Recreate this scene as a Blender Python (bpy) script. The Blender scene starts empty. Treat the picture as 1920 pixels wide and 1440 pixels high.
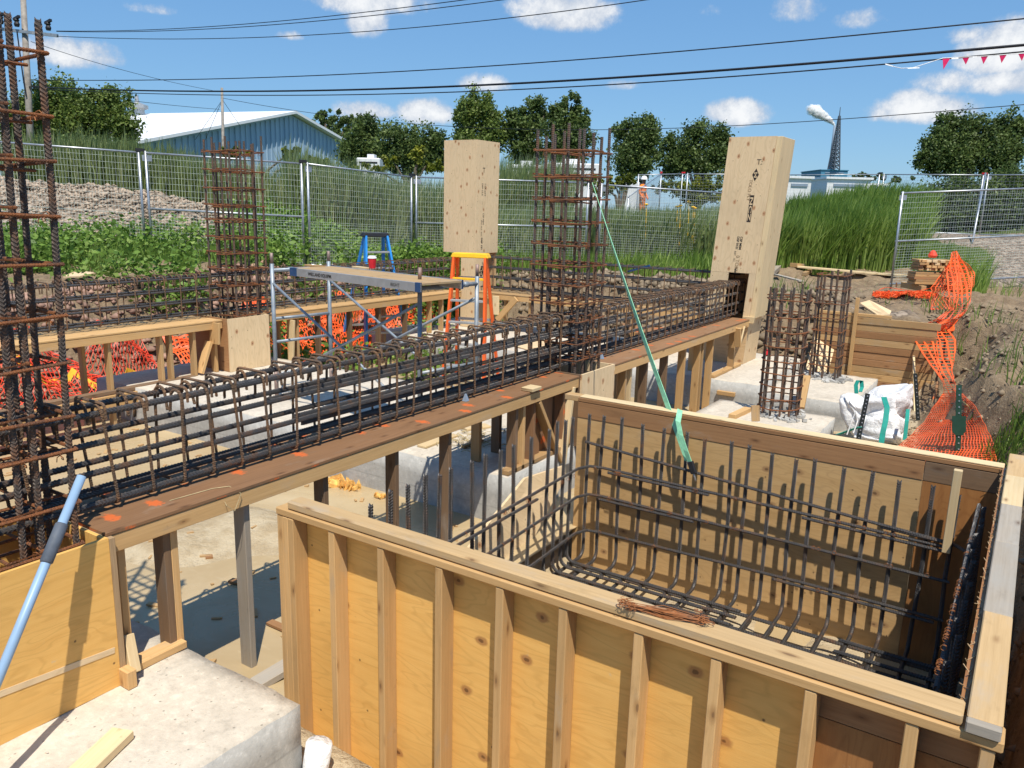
import bpy, math, random
import numpy as np
from mathutils import Matrix, Vector
random.seed(7); RNG = np.random.default_rng(7)
S = bpy.context.scene; COL = S.collection
# ---------------- camera, sky, sun, exposure ----------------
CZ = 2.55
FPX, YAW, PITCH, ROLL = 1502.54, 0.5745407, 0.2183074, 0.0262183
def _axes():
    cy, sy, cp, sp = math.cos(YAW), math.sin(YAW), math.cos(PITCH), math.sin(PITCH)
    fw = np.array([-sy*cp, cy*cp, -sp]); rt = np.array([cy, sy, 0.]); up = np.cross(rt, fw)
    cr, sr = math.cos(ROLL), math.sin(ROLL)
    return rt*cr + up*sr, -rt*sr + up*cr, fw
AR, AU, AF = _axes()
CAMP = np.array([0., 0., CZ])
cam = bpy.data.cameras.new('camera'); camo = bpy.data.objects.new('camera', cam); COL.objects.link(camo)
cam.sensor_fit = 'HORIZONTAL'; cam.sensor_width = 36; cam.lens = FPX/1920*36
cam.clip_start = .05; cam.clip_end = 5000
camo.matrix_world = Matrix(((AR[0], AU[0], -AF[0], 0), (AR[1], AU[1], -AF[1], 0), (AR[2], AU[2], -AF[2], CZ), (0, 0, 0, 1)))
S.camera = camo
S.view_settings.view_transform = 'Standard'; S.view_settings.look = 'None'
S.view_settings.exposure = 0.42; S.view_settings.gamma = 1
# measured-survey helpers: photograph sight lines met with a known plane give site coordinates
def ray(x, y): return AF + AR*(x-960)/FPX - AU*(y-720)/FPX
def uz(x, y, z): d = ray(x, y); return CAMP + d*((z-CZ)/d[2])
def ux(x, y, X): d = ray(x, y); return CAMP + d*(X/d[0])
def uy(x, y, Y): d = ray(x, y); return CAMP + d*(Y/d[1])
def uw(x, y, w): return CAMP + ray(x, y)*w

SUNV = Vector((-.95, 1.0, -2.6)).normalized()
SUN_EL = math.asin(-SUNV.z); SUN_AZ = math.atan2(-SUNV.x, -SUNV.y)
sun = bpy.data.lights.new('sun', 'SUN'); sun.energy = 4.2; sun.angle = math.radians(.5); sun.color = (1, .94, .83)
suno = bpy.data.objects.new('sun', sun); COL.objects.link(suno)
suno.rotation_mode = 'QUATERNION'; suno.rotation_quaternion = SUNV.to_track_quat('-Z', 'Y')

class NT:
    def __init__(s, tree): s.t = tree; tree.nodes.clear()
    def n(s, typ, **kw):
        nd = s.t.nodes.new(typ)
        for k, v in kw.items():
            if k.startswith('i_'):
                key = k[2:]; key = int(key) if key.isdigit() else key
                s.put(nd.inputs[key], v)
            else: setattr(nd, k, v)
        return nd
    def put(s, sock, v):
        if hasattr(v, 'is_output'): s.t.links.new(v, sock)
        else:
            try: sock.default_value = v
            except Exception: sock.default_value = tuple(v)+(1,) if len(v) == 3 else v
    def m(s, op, a, b=0., c=None):
        nd = s.t.nodes.new('ShaderNodeMath'); nd.operation = op
        s.put(nd.inputs[0], a); s.put(nd.inputs[1], b)
        if c is not None: s.put(nd.inputs[2], c)
        return nd.outputs[0]
    def mix(s, f, a, b, blend='MIX'):
        nd = s.t.nodes.new('ShaderNodeMix'); nd.data_type = 'RGBA'; nd.blend_type = blend
        s.put(nd.inputs[0], f)
        for k, v in ((6, a), (7, b)):
            if not hasattr(v, 'is_output') and len(v) == 3: v = tuple(v)+(1,)
            s.put(nd.inputs[k], v)
        return nd.outputs[2]
    def ramp(s, f, lo, hi, a=0., b=1.):
        nd = s.t.nodes.new('ShaderNodeMapRange'); nd.interpolation_type = 'SMOOTHSTEP'
        s.put(nd.inputs[0], f); s.put(nd.inputs[1], lo); s.put(nd.inputs[2], hi); s.put(nd.inputs[3], a); s.put(nd.inputs[4], b)
        return nd.outputs[0]
    def noise(s, vec, scale, detail=4, rough=.55, dist=0.):
        nd = s.n('ShaderNodeTexNoise'); nd.inputs['Scale'].default_value = scale; nd.inputs['Detail'].default_value = detail
        nd.inputs['Roughness'].default_value = rough; nd.inputs['Distortion'].default_value = dist
        if vec is not None: s.put(nd.inputs['Vector'], vec)
        return nd.outputs['Fac']
    def scaled(s, vec, sc):
        nd = s.n('ShaderNodeMapping'); nd.inputs['Scale'].default_value = sc; s.put(nd.inputs['Vector'], vec); return nd.outputs[0]

W = bpy.data.worlds.new('World'); S.world = W; W.use_nodes = True
def make_world():
    q = NT(W.node_tree)
    sky = q.n('ShaderNodeTexSky'); sky.sky_type = 'NISHITA'; sky.sun_disc = False
    sky.sun_elevation = SUN_EL; sky.sun_rotation = SUN_AZ; sky.altitude = 100; sky.air_density = 1.0; sky.dust_density = .35; sky.ozone_density = 2.2
    tc = q.n('ShaderNodeTexCoord'); sep = q.n('ShaderNodeSeparateXYZ'); q.put(sep.inputs[0], tc.outputs['Generated'])
    az = q.m('ARCTAN2', sep.outputs[0], sep.outputs[1]); el = q.m('ARCSINE', sep.outputs[2])
    warp = q.noise(tc.outputs['Generated'], 11, 7, .64); warp2 = q.noise(tc.outputs['Generated'], 30, 9, .7)
    # cumulus: compass bearing / height of each cloud, half sizes, thickness
    px = [(135,104,98,34,1.0),(185,112,56,20,.9),(690,2,120,34,1.0),(690,44,42,36,.95),(1052,22,104,44,1.1),(1000,10,60,24,.9),(905,157,58,22,1.0),
          (795,214,62,32,1.15),(690,211,66,24,1.0),(1386,214,70,30,1.1),(1502,18,58,34,.75),(1588,38,58,20,.5),(1730,210,92,30,1.1),(1712,196,46,28,1.0),(1890,95,78,54,1.05),
          (1905,158,70,26,1.0),(1820,66,44,20,.6),(537,67,26,11,.7),(1165,161,38,12,.62),(1772,158,54,22,.42),(1700,222,60,12,.7),(300,20,40,9,.3),(1330,20,26,14,.35)]
    best = None
    for (x, y, a, b, k) in px:
        d0 = ray(x, y); d0 = d0/np.linalg.norm(d0)
        a0 = math.atan2(d0[0], d0[1]); e0 = math.asin(d0[2]); c = math.cos(e0)
        du = q.m('MULTIPLY', q.m('SUBTRACT', az, a0), FPX*c/a); dv = q.m('MULTIPLY', q.m('SUBTRACT', el, e0), FPX/b)
        dv = q.m('MAXIMUM', dv, q.m('MULTIPLY', dv, -1.5) if False else q.m('MULTIPLY', dv, -1.35))
        r2 = q.m('ADD', q.m('MULTIPLY', du, du), q.m('MULTIPLY', dv, dv))
        v = q.m('MULTIPLY', q.m('SUBTRACT', 1.0, r2), k)
        v = q.m('MAXIMUM', v, -1.0)
        best = v if best is None else q.m('MAXIMUM', best, v)
    dens = q.m('ADD', best, q.m('MULTIPLY', q.m('SUBTRACT', warp, .5), 2.3)); dens = q.m('ADD', dens, q.m('MULTIPLY', q.m('SUBTRACT', warp2, .5), 1.5))
    cov = q.ramp(dens, .04, .85, 0, .97)
    body = q.ramp(q.m('ADD', dens, q.m('MULTIPLY', q.m('SUBTRACT', warp2, .5), 2.6)), .2, 1.7)
    ccol = q.mix(body, (4.3, 4.8, 5.6), (7.2, 7.3, 7.4))
    hs = q.n('ShaderNodeHueSaturation'); hs.inputs['Saturation'].default_value = 1.12; hs.inputs['Value'].default_value = 1.0
    q.put(hs.inputs['Color'], sky.outputs[0])
    tint = q.mix(1.0, hs.outputs[0], SKYTINT, 'MULTIPLY')
    tint = q.mix(.66, tint, q.mix(q.ramp(el, 0., .5), (1.65, 3.2, 5.35), (.95, 2.45, 5.05)))
    colr = q.mix(cov, tint, ccol)
    bg = q.n('ShaderNodeBackground'); q.put(bg.inputs[0], colr); bg.inputs[1].default_value = .1
    out = q.n('ShaderNodeOutputWorld'); q.put(out.inputs[0], bg.outputs[0])
SKYTINT = (.80, 1.0, 1.12)
make_world()

# ---------------- mesh building ----------------
WLOC = {}
def _link(o, parent):
    COL.objects.link(o)
    if parent is not None: o.parent = parent
def thing(name, label, cat, loc=(0, 0, 0), group=None):
    o = bpy.data.objects.new(name, None); o.empty_display_size = .1; COL.objects.link(o)
    o.location = loc; WLOC[o.name] = np.array(loc, float); tag(o, label, cat, group); return o
def tag(o, label=None, cat=None, group=None, kind=None):
    if label: o['label'] = label
    if cat: o['category'] = cat
    if group: o['group'] = group
    if kind: o['kind'] = kind
    return o
def nrm(v): v = np.asarray(v, float); return v/max(np.linalg.norm(v), 1e-9)

class MB:
    def __init__(s): s.V = []; s.F = []; s.UV = []; s.MI = []; s.nv = 0
    def add(s, verts, faces, uvs=None, mi=0):
        b = s.nv; verts = np.asarray(verts, float); s.V.append(verts); s.nv += len(verts)
        for k, f in enumerate(faces):
            s.F.append([i+b for i in f]); s.MI.append(mi)
            s.UV.append(uvs[k] if uvs is not None else [(0, 0)]*len(f))
    def obox(s, c, ax, ay, az, lx, ly, lz, mi=0, taper=1.0):
        """oriented box: centre, unit axes, full sizes; texture runs along its longest axis"""
        c = np.asarray(c, float); A = [nrm(ax), nrm(ay), nrm(az)]; L = [lx/2, ly/2, lz/2]
        vs = []
        for sz in (-1, 1):
            for sy in (-1, 1):
                for sx in (-1, 1):
                    t = taper if sz > 0 else 1
                    vs.append(c + A[0]*L[0]*sx*t + A[1]*L[1]*sy*t + A[2]*L[2]*sz)
        fs = [(0, 2, 3, 1), (4, 5, 7, 6), (0, 1, 5, 4), (2, 6, 7, 3), (0, 4, 6, 2), (1, 3, 7, 5)]
        fa = [2, 2, 1, 1, 0, 0]
        lg = int(np.argmax(L)); ou, ov = RNG.uniform(0, 60, 2); uvs = []
        cs = [(sx, sy, sz) for sz in (-1, 1) for sy in (-1, 1) for sx in (-1, 1)]
        for k, f in enumerate(fs):
            n = fa[k]; uu = []
            o = [a for a in range(3) if a != n]
            if lg in o: ua = lg; va = [a for a in o if a != lg][0]; ks = 1.
            else: ua, va = o; ks = .25
            for i in f: uu.append((ou + k*.37 + cs[i][ua]*L[ua]*ks, ov + k*3.1 + cs[i][va]*L[va]))
            uvs.append(uu)
        s.add(vs, fs, uvs, mi)
    def box(s, p0, p1, mi=0):
        p0 = np.asarray(p0, float); p1 = np.asarray(p1, float); d = abs(p1-p0)
        s.obox((p0+p1)/2, (1, 0, 0), (0, 1, 0), (0, 0, 1), d[0], d[1], d[2], mi)
    def bar(s, p0, p1, w, h, up=(0, 0, 1), mi=0):
        """board from p0 to p1 (centre line); w across, h along up"""
        p0 = np.asarray(p0, float); p1 = np.asarray(p1, float); d = p1-p0; ax = nrm(d)
        side = np.cross(ax, up)
        if np.linalg.norm(side) < 1e-6: side = np.cross(ax, (1, 0, 0))
        side = nrm(side); u2 = np.cross(side, ax)
        s.obox((p0+p1)/2, ax, side, u2, np.linalg.norm(d), w, h, mi)
    def tube(s, path, r, n=8, mi=0, caps=True, closed=False):
        P = np.asarray(path, float); N = len(P)
        R = np.full(N, r, float) if np.isscalar(r) else np.asarray(r, float)
        if closed: T = np.roll(P, -1, 0)-np.roll(P, 1, 0)
        else:
            T = np.empty_like(P); T[1:-1] = P[2:]-P[:-2]; T[0] = P[1]-P[0]; T[-1] = P[-1]-P[-2]
        T /= np.maximum(np.linalg.norm(T, axis=1), 1e-9)[:, None]
        ref = np.array([0, 0, 1.]) if abs(T[0, 2]) < .9 else np.array([1., 0, 0])
        u = nrm(np.cross(T[0], ref)); U = np.empty_like(P)
        for i in range(N):
            u = u-T[i]*(u@T[i]); u = u/max(np.linalg.norm(u), 1e-9); U[i] = u
        Wv = np.cross(T, U); a = np.arange(n)*2*math.pi/n
        V = P[:, None, :] + R[:, None, None]*(np.cos(a)[None, :, None]*U[:, None, :] + np.sin(a)[None, :, None]*Wv[:, None, :])
        seg = np.linalg.norm(np.diff(P, axis=0), axis=1); Lc = np.concatenate([[0], np.cumsum(seg)])+RNG.uniform(0, 9)
        fs = []; uv = []
        for i in range(N-1 + (1 if closed else 0)):
            j = (i+1) % N
            l0 = Lc[i]; l1 = Lc[i+1] if i+1 < N else Lc[i]+.05
            for k in range(n):
                k2 = (k+1) % n
                fs.append((i*n+k, i*n+k2, j*n+k2, j*n+k)); uv.append([(l0, k/n), (l0, (k+1)/n), (l1, (k+1)/n), (l1, k/n)])
        if caps and not closed:
            fs.append(tuple(range(n))[::-1]); uv.append([(0, 0)]*n)
            fs.append(tuple((N-1)*n+k for k in range(n))); uv.append([(0, 0)]*n)
        s.add(V.reshape(-1, 3), fs, uv, mi)
    def ribbed(s, path, r, pitch=.017, n=8, depth=.14, mi=0):
        """deformed bar: slanted ribs as real geometry"""
        P = np.asarray(path, float); seg = np.linalg.norm(np.diff(P, axis=0), axis=1); L = np.concatenate([[0], np.cumsum(seg)])
        k = max(2, int(L[-1]/pitch)); t = (np.arange(k)[:, None] + np.array([0, .42, .5, .78, .86])[None]).ravel()*pitch
        t = t[t < L[-1]]; t = np.concatenate([t, [L[-1]]])
        Q = np.stack([np.interp(t, L, P[:, c]) for c in range(3)], 1)
        ph = (t/pitch) % 1; R = np.where((ph > .45) & (ph < .8), r*(1+depth), r*.97)
        b = len(s.V); s.tube(Q, R, n, mi)
        V = s.V[b].reshape(-1, n, 3); T = np.gradient(Q, axis=0); T /= np.maximum(np.linalg.norm(T, axis=1), 1e-9)[:, None]
        a = np.arange(n)*2*math.pi/n; off = (np.abs(((a/math.pi) % 1)-.5)-.25)*pitch*2.2
        V = V + T[:, None, :]*off[None, :, None]; s.V[b] = V.reshape(-1, 3)
    def strip(s, L, R, mi=0):
        L = np.asarray(L, float); R = np.asarray(R, float); n = len(L); V = np.empty((2*n, 3)); V[0::2] = L; V[1::2] = R
        s.add(V, [(2*i, 2*i+1, 2*i+3, 2*i+2) for i in range(n-1)], [[(i, 0), (i, 1), (i+1, 1), (i+1, 0)] for i in range(n-1)], mi)
    def prism(s, pts, thick):
        """closed planar outline extruded by the vector thick"""
        pts = np.asarray(pts, float); n = len(pts); V = np.concatenate([pts, pts+np.asarray(thick, float)])
        o = RNG.uniform(0, 50); e1 = nrm(pts[1]-pts[0]); nn = nrm(thick); e2 = np.cross(nn, e1)
        uvp = [(o+(p-pts[0])@e1, (p-pts[0])@e2) for p in V]
        fs = [tuple(range(n))[::-1], tuple(range(n, 2*n))]+[(i, (i+1) % n, n+(i+1) % n, n+i) for i in range(n)]
        s.add(V, fs, [[uvp[i] for i in f] for f in fs])
    def build(s, name, mats, parent=None, bevel=0, smooth=False, loc=None):
        me = bpy.data.meshes.new(name); V = np.concatenate(s.V) if s.V else np.zeros((0, 3))
        if parent is not None:
            key = parent.name; base = WLOC.get(key, np.zeros(3))
        else:
            base = np.array([V[:, 0].mean(), V[:, 1].mean(), V[:, 2].min()]) if loc is None else np.array(loc, float)
        me.from_pydata((V-base).tolist(), [], s.F)
        uvl = me.uv_layers.new(name='UVMap'); flat = np.array([c for f in s.UV for c in f], float).ravel()
        uvl.data.foreach_set('uv', flat)
        if not isinstance(mats, (list, tuple)): mats = [mats]
        for m_ in mats: me.materials.append(m_)
        if len(mats) > 1: me.polygons.foreach_set('material_index', s.MI)
        if smooth: me.polygons.foreach_set('use_smooth', [True]*len(me.polygons))
        me.update()
        o = bpy.data.objects.new(name, me); _link(o, parent)
        if parent is None: o.location = base
        WLOC[o.name] = base
        if bevel:
            b = o.modifiers.new('bevel', 'BEVEL'); b.width = bevel; b.segments = 1; b.limit_method = 'ANGLE'
        return o
def np_mesh(name, V, F, mats, attr=None, parent=None, smooth=False):
    """fast mesh from arrays of quads or triangles; attr = per-vertex value stored as 'tint'"""
    me = bpy.data.meshes.new(name); V = np.asarray(V, np.float32); F = np.asarray(F, np.int32); k = F.shape[1]
    me.vertices.add(len(V)); me.vertices.foreach_set('co', V.ravel())
    me.loops.add(F.size); me.loops.foreach_set('vertex_index', F.ravel())
    me.polygons.add(len(F)); me.polygons.foreach_set('loop_start', np.arange(0, F.size, k, dtype=np.int32))
    try: me.polygons.foreach_set('loop_total', np.full(len(F), k, np.int32))
    except Exception: pass
    me.update(calc_edges=True); me.validate()
    if attr is not None:
        a = me.attributes.new('tint', 'FLOAT', 'POINT'); a.data.foreach_set('value', np.asarray(attr, np.float32))
    me.materials.append(mats)
    if smooth: me.polygons.foreach_set('use_smooth', [True]*len(me.polygons))
    o = bpy.data.objects.new(name, me); _link(o, parent); return o
# ---------------- materials ----------------
def mat(name, fn):
    m_ = bpy.data.materials.new(name); m_.use_nodes = True; q = NT(m_.node_tree)
    b = q.n('ShaderNodeBsdfPrincipled'); o = q.n('ShaderNodeOutputMaterial'); q.put(o.inputs[0], b.outputs[0]); fn(q, b); return m_
def bump(q, b, h, st, dist=.01):
    n = q.n('ShaderNodeBump'); n.inputs['Strength'].default_value = st; n.inputs['Distance'].default_value = dist
    q.put(n.inputs['Height'], h); q.put(b.inputs['Normal'], n.outputs[0])
def uvof(q): return q.n('ShaderNodeTexCoord').outputs['UV']
def objof(q): return q.n('ShaderNodeTexCoord').outputs['Object']
def geo(q): return q.n('ShaderNodeNewGeometry').outputs['Position']
def wood(name, light, dark, grey=0., greycol=(.30, .26, .21), knots=.5, rough=.7, grain=1., paint=None):
    def f(q, b):
        uv = uvof(q)
        g = q.noise(q.scaled(uv, (1.1, 34, 1)), 1.5, 5, .65, .3)
        g2 = q.noise(q.scaled(uv, (4, 130, 1)), 1.5, 3, .6)
        tone = q.noise(q.scaled(uv, (.9, 5, 1)), 1.2, 3)
        w = q.n('ShaderNodeTexWave'); w.wave_type = 'RINGS'; w.inputs['Scale'].default_value = 1.6; w.inputs['Distortion'].default_value = 5
        w.inputs['Detail'].default_value = 2; q.put(w.inputs['Vector'], q.scaled(uv, (.35, 9, 1)))
        f0 = q.m('ADD', q.m('MULTIPLY', g, .55*grain), q.m('ADD', q.m('MULTIPLY', w.outputs['Fac'], .07*grain), q.m('MULTIPLY', g2, .38*grain)))
        c = q.mix(q.ramp(f0, .3, .86, 0, .85), light, dark)
        c = q.mix(q.ramp(tone, .35, .7, 0, .5), c, tuple(.72*x for x in light))
        if grey:
            c = q.mix(q.ramp(q.noise(q.scaled(uv, (1.3, 4, 1)), 1.7, 5, .65), .62-.35*grey, .8-.2*grey, 0, min(.95, .5+grey*.5)), c, greycol)
        if knots:
            v = q.n('ShaderNodeTexVoronoi'); v.voronoi_dimensions = '2D' if 'uv' in dir() else '3D'; v.inputs['Scale'].default_value = 1.0; q.put(v.inputs['Vector'], q.scaled(uv, (3.1, 8.5, 1)))
            sel = q.m('GREATER_THAN', q.n('ShaderNodeSeparateColor', i_0=v.outputs['Color']).outputs[0], 1-knots)
            vd = q.m('ADD', v.outputs['Distance'], q.m('MULTIPLY', q.m('SUBTRACT', g, .5), .22)); k = q.m('MULTIPLY', q.ramp(vd, .17, .02), sel)
            c = q.mix(q.m('MULTIPLY', k, .6), c, (dark[0]*.6, dark[1]*.5, dark[2]*.45)); c = q.mix(q.m('MULTIPLY', q.m('MULTIPLY', q.ramp(vd, .05, .02), sel), .5), c, (.09, .05, .03))
        oi = q.n('ShaderNodeObjectInfo').outputs['Random']
        c = q.mix(1., c, q.n('ShaderNodeCombineColor', i_0=q.ramp(oi, 0, 1, .86, 1.1), i_1=q.ramp(oi, 0, 1, .84, 1.1), i_2=q.ramp(oi, 0, 1, .8, 1.08)).outputs[0], 'MULTIPLY')
        sp = q.noise(q.scaled(uv, (7, 7, 7)), 1.6, 4, .7)
        c = q.mix(q.ramp(sp, .62, .8, 0, .4), c, (.14, .10, .06)); smr = q.noise(q.scaled(uv, (1.1, 2.6, 1)), 1.9, 6, .7); c = q.mix(q.ramp(smr, .56, .78, 0, .45), c, (.40, .36, .30)); c = q.mix(q.ramp(smr, .44, .3, 0, .3), c, tuple(.6*x for x in dark))
        if paint:
            p = q.n('ShaderNodeTexVoronoi'); p.voronoi_dimensions = '2D'; p.inputs['Scale'].default_value = 1.; p.inputs['Randomness'].default_value = .75; q.put(p.inputs['Vector'], q.scaled(uv, (3.6, 2.2, 1)))
            pn = q.m('ADD', p.outputs['Distance'], q.m('MULTIPLY', q.noise(q.scaled(uv, (30, 30, 1)), 1.5, 3), .25))
            c = q.mix(q.ramp(pn, .27, .2, 0, .85), c, paint)
        q.put(b.inputs['Base Color'], c); b.inputs['Roughness'].default_value = rough; b.inputs['Specular IOR Level'].default_value = .25
        bump(q, b, q.m('ADD', g, g2), .35, .002)
    return mat(name, f)
def ply(name, light, dark, patch=(.36, .17, .07), knots=.55, gloss=.5, spots=.1, stain=.0):
    def f(q, b):
        uv = uvof(q)
        w = q.noise(q.scaled(uv, (1.2, 14, 1)), 2.2, 6, .6, .9)
        fl = q.n('ShaderNodeTexWave'); fl.wave_type = 'BANDS'; fl.bands_direction = 'Y'; fl.inputs['Scale'].default_value = 1.5; fl.inputs['Distortion'].default_value = 9
        fl.inputs['Detail'].default_value = 3; fl.inputs['Detail Scale'].default_value = 1.4; q.put(fl.inputs['Vector'], q.scaled(uv, (.5, 3.2, 1)))
        fine = q.noise(q.scaled(uv, (9, 160, 1)), 1.5, 3, .6)
        f0 = q.m('ADD', q.m('MULTIPLY', w, .55), q.m('ADD', q.m('MULTIPLY', fl.outputs['Fac'], .09), q.m('MULTIPLY', fine, .36)))
        c = q.mix(q.ramp(f0, .32, .85, 0, .8), light, dark)
        cn = q.noise(q.scaled(uv, (.6, 2.7, 1)), 1.5, 3, .5, .5); ln = q.m('ABSOLUTE', q.m('SUBTRACT', q.m('FRACT', q.m('MULTIPLY', cn, 17.)), .5)); c = q.mix(q.ramp(ln, .22, .0, 0, .26), c, tuple(.7*x for x in dark))
        spl = q.noise(q.scaled(uv, (5, 5, 1)), 1.7, 7, .75); c = q.mix(q.ramp(spl, .63, .72, 0, .5), c, (.52, .46, .37)); c = q.mix(q.ramp(spl, .36, .26, 0, .5), c, tuple(.5*x for x in dark))
        big = q.noise(q.scaled(uv, (1, 1, 1)), 1.1, 5, .6); c = q.mix(q.ramp(big, .45, .72, 0, .55), c, tuple(.74*x for x in light))
        v = q.n('ShaderNodeTexVoronoi'); v.voronoi_dimensions = '2D' if 'uv' in dir() else '3D'; v.inputs['Scale'].default_value = 1.; v.inputs['Randomness'].default_value = .9; q.put(v.inputs['Vector'], q.scaled(uv, (3.0, 4.3, 1)))
        sel = q.m('GREATER_THAN', q.n('ShaderNodeSeparateColor', i_0=v.outputs['Color']).outputs[1], 1-knots)
        d = q.m('ADD', v.outputs['Distance'], q.m('MULTIPLY', q.m('SUBTRACT', q.noise(q.scaled(uv, (20, 20, 1)), 1.2, 3), .5), .08))
        c = q.mix(q.m('MULTIPLY', q.ramp(d, .12, .06, 0, .8), sel), c, patch)
        c = q.mix(q.m('MULTIPLY', q.ramp(d, .045, .02, 0, .8), sel), c, tuple(.35*x for x in patch))
        v2 = q.n('ShaderNodeTexVoronoi'); v2.voronoi_dimensions = '2D'; v2.inputs['Scale'].default_value = 1.; q.put(v2.inputs['Vector'], q.scaled(uv, (11, 11, 1)))
        s2 = q.m('GREATER_THAN', q.n('ShaderNodeSeparateColor', i_0=v2.outputs['Color']).outputs[2], 1-spots)
        c = q.mix(q.m('MULTIPLY', q.ramp(v2.outputs['Distance'], .09, .03, 0, .8), s2), c, (.09, .05, .025))
        if stain:
            st = q.noise(q.scaled(uv, (2.2, 2.6, 1)), 1.3, 6, .68); c = q.mix(q.ramp(st, .56, .78, 0, stain), c, (.42, .37, .29))
        q.put(b.inputs['Base Color'], c); q.put(b.inputs['Roughness'], q.ramp(big, .2, .8, gloss-.12, gloss+.2)); b.inputs['Specular IOR Level'].default_value = .35
        bump(q, b, q.m('ADD', fine, q.m('MULTIPLY', w, .6)), .3, .002)
    return mat(name, f)
M = {}
M['lumber'] = wood('lumber', (.63, .40, .185), (.44, .245, .09), grey=.12)
M['lumber_pale'] = wood('lumber_pale', (.74, .58, .35), (.58, .41, .21), grey=.0, knots=.35)
M['lumber_old'] = wood('lumber_old', (.49, .315, .15), (.32, .185, .08), grey=.35, greycol=(.36, .30, .23))
M['lumber_brown'] = wood('lumber_brown', (.30, .165, .085), (.17, .085, .042), grey=.22, greycol=(.22, .17, .13), paint=(.62, .13, .03))
M['lumber_red'] = wood('lumber_red', (.40, .215, .10), (.23, .11, .05), grey=.12)
M['lumber_dark'] = wood('lumber_dark', (.23, .145, .085), (.13, .08, .05), grey=.4, greycol=(.16, .135, .115))
M['lumber_grey'] = wood('lumber_grey', (.42, .36, .29), (.25, .205, .16), grey=.6, greycol=(.36, .33, .29))
M['lumber_top'] = wood('lumber_top', (.54, .365, .185), (.36, .225, .10), grey=.4, greycol=(.40, .325, .24), knots=.7)
M['ply_orange'] = ply('ply_orange', (.80, .47, .14), (.68, .355, .085), knots=.5, patch=(.36, .16, .055))
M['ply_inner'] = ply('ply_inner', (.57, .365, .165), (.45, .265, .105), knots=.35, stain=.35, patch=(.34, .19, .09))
M['ply_brown'] = ply('ply_brown', (.36, .165, .055), (.24, .095, .03), knots=.2, gloss=.4)
M['ply_pale'] = ply('ply_pale', (.74, .56, .34), (.64, .455, .25), knots=.75, patch=(.45, .22, .10), gloss=.6)
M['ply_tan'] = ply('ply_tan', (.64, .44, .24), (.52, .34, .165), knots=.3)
def f_(q, b):
    uv = uvof(q); n = q.noise(q.scaled(uv, (3, 90, 1)), 2, 4); c = q.mix(n, (.52, .36, .2), (.22, .13, .06)); q.put(b.inputs['Base Color'], c); b.inputs['Roughness'].default_value = .8
M['ply_edge'] = mat('ply_edge', f_)
def rebar(name, base, rust, amt, rough=.5, metal=.55, ribs=True):
    def f(q, b):
        uv = uvof(q); p = geo(q)
        n = q.noise(p, 9, 5, .65); n2 = q.noise(p, 70, 3, .6)
        c = q.mix(q.ramp(q.m('ADD', n, q.m('MULTIPLY', q.m('SUBTRACT', n2, .5), .5)), .62-.5*amt, .9-.5*amt), base, rust)
        c = q.mix(q.ramp(n2, .55, .75, 0, .35), c, tuple(min(1, x*1.9) for x in base))
        q.put(b.inputs['Base Color'], c); q.put(b.inputs['Roughness'], q.ramp(n, .3, .7, rough, rough+.25)); b.inputs['Metallic'].default_value = metal
        if ribs:
            sp = q.n('ShaderNodeSeparateXYZ'); q.put(sp.inputs[0], uv)
            ph = q.m('ADD', q.m('MULTIPLY', sp.outputs[0], 1/.0165), q.m('ABSOLUTE', q.m('SUBTRACT', q.m('FRACT', q.m('MULTIPLY', sp.outputs[1], 2.)), .5)))
            s_ = q.m('SINE', q.m('MULTIPLY', ph, 6.2832)); h = q.ramp(s_, .1, .9)
            bump(q, b, h, .9, .003)
    return mat(name, f)
M['steel'] = rebar('rebar_steel', (.092, .086, .083), (.17, .09, .05), .28, .40)
M['steel_dark'] = rebar('rebar_dark', (.075, .073, .074), (.13, .075, .045), .2, .38)
M['steel_rust'] = rebar('rebar_rusty', (.13, .062, .036), (.27, .10, .035), .62, .62, .25)
M['steel_brown'] = rebar('rebar_brown', (.13, .088, .058), (.23, .125, .065), .5, .6, .3)
M['steel_col'] = rebar('rebar_column', (.095, .076, .064), (.175, .088, .048), .42, .5, .35)
M['wire_rust'] = rebar('tie_wire', (.2, .08, .03), (.36, .13, .04), .5, .6, .2, ribs=False)
def concrete(name, a, d, streak=False):
    def f(q, b):
        p = geo(q); n = q.noise(p, 2.2, 6, .62); n2 = q.noise(p, 24, 5, .7); n3 = q.noise(p, 120, 2)
        c = q.mix(q.ramp(n, .3, .72), a, d); c = q.mix(q.ramp(n2, .5, .75, 0, .5), c, tuple(.66*x for x in d))
        c = q.mix(q.ramp(n2, .5, .28, 0, .55), c, tuple(min(.95, 1.28*x) for x in a))
        v = q.n('ShaderNodeTexVoronoi'); v.voronoi_dimensions = '2D' if 'uv' in dir() else '3D'; v.inputs['Scale'].default_value = 16; q.put(v.inputs['Vector'], p)
        c = q.mix(q.ramp(v.outputs['Distance'], .13, .05, 0, .6), c, (.13, .12, .10))
        q.put(b.inputs['Base Color'], c); b.inputs['Roughness'].default_value = .88; b.inputs['Specular IOR Level'].default_value = .2
        st = q.noise(q.scaled(p, (3, 3, .6)), 2.4, 5, .65); c = q.mix(q.ramp(st, .55, .75, 0, .5), c, tuple(.62*x for x in d)); zz = q.n('ShaderNodeSeparateXYZ'); q.put(zz.inputs[0], p); fl_ = q.m('ABSOLUTE', q.m('SUBTRACT', q.m('FRACT', q.m('MULTIPLY', zz.outputs[2], 3.4)), .5)); c = q.mix(q.ramp(fl_, .035, .0, 0, .35), c, tuple(.6*x for x in d)); q.put(b.inputs['Base Color'], c)
        bump(q, b, q.m('ADD', n2, q.m('MULTIPLY', n3, .7)), .45, .006)
    return mat(name, f)
M['concrete'] = concrete('concrete', (.60, .535, .44), (.50, .44, .355))
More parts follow.
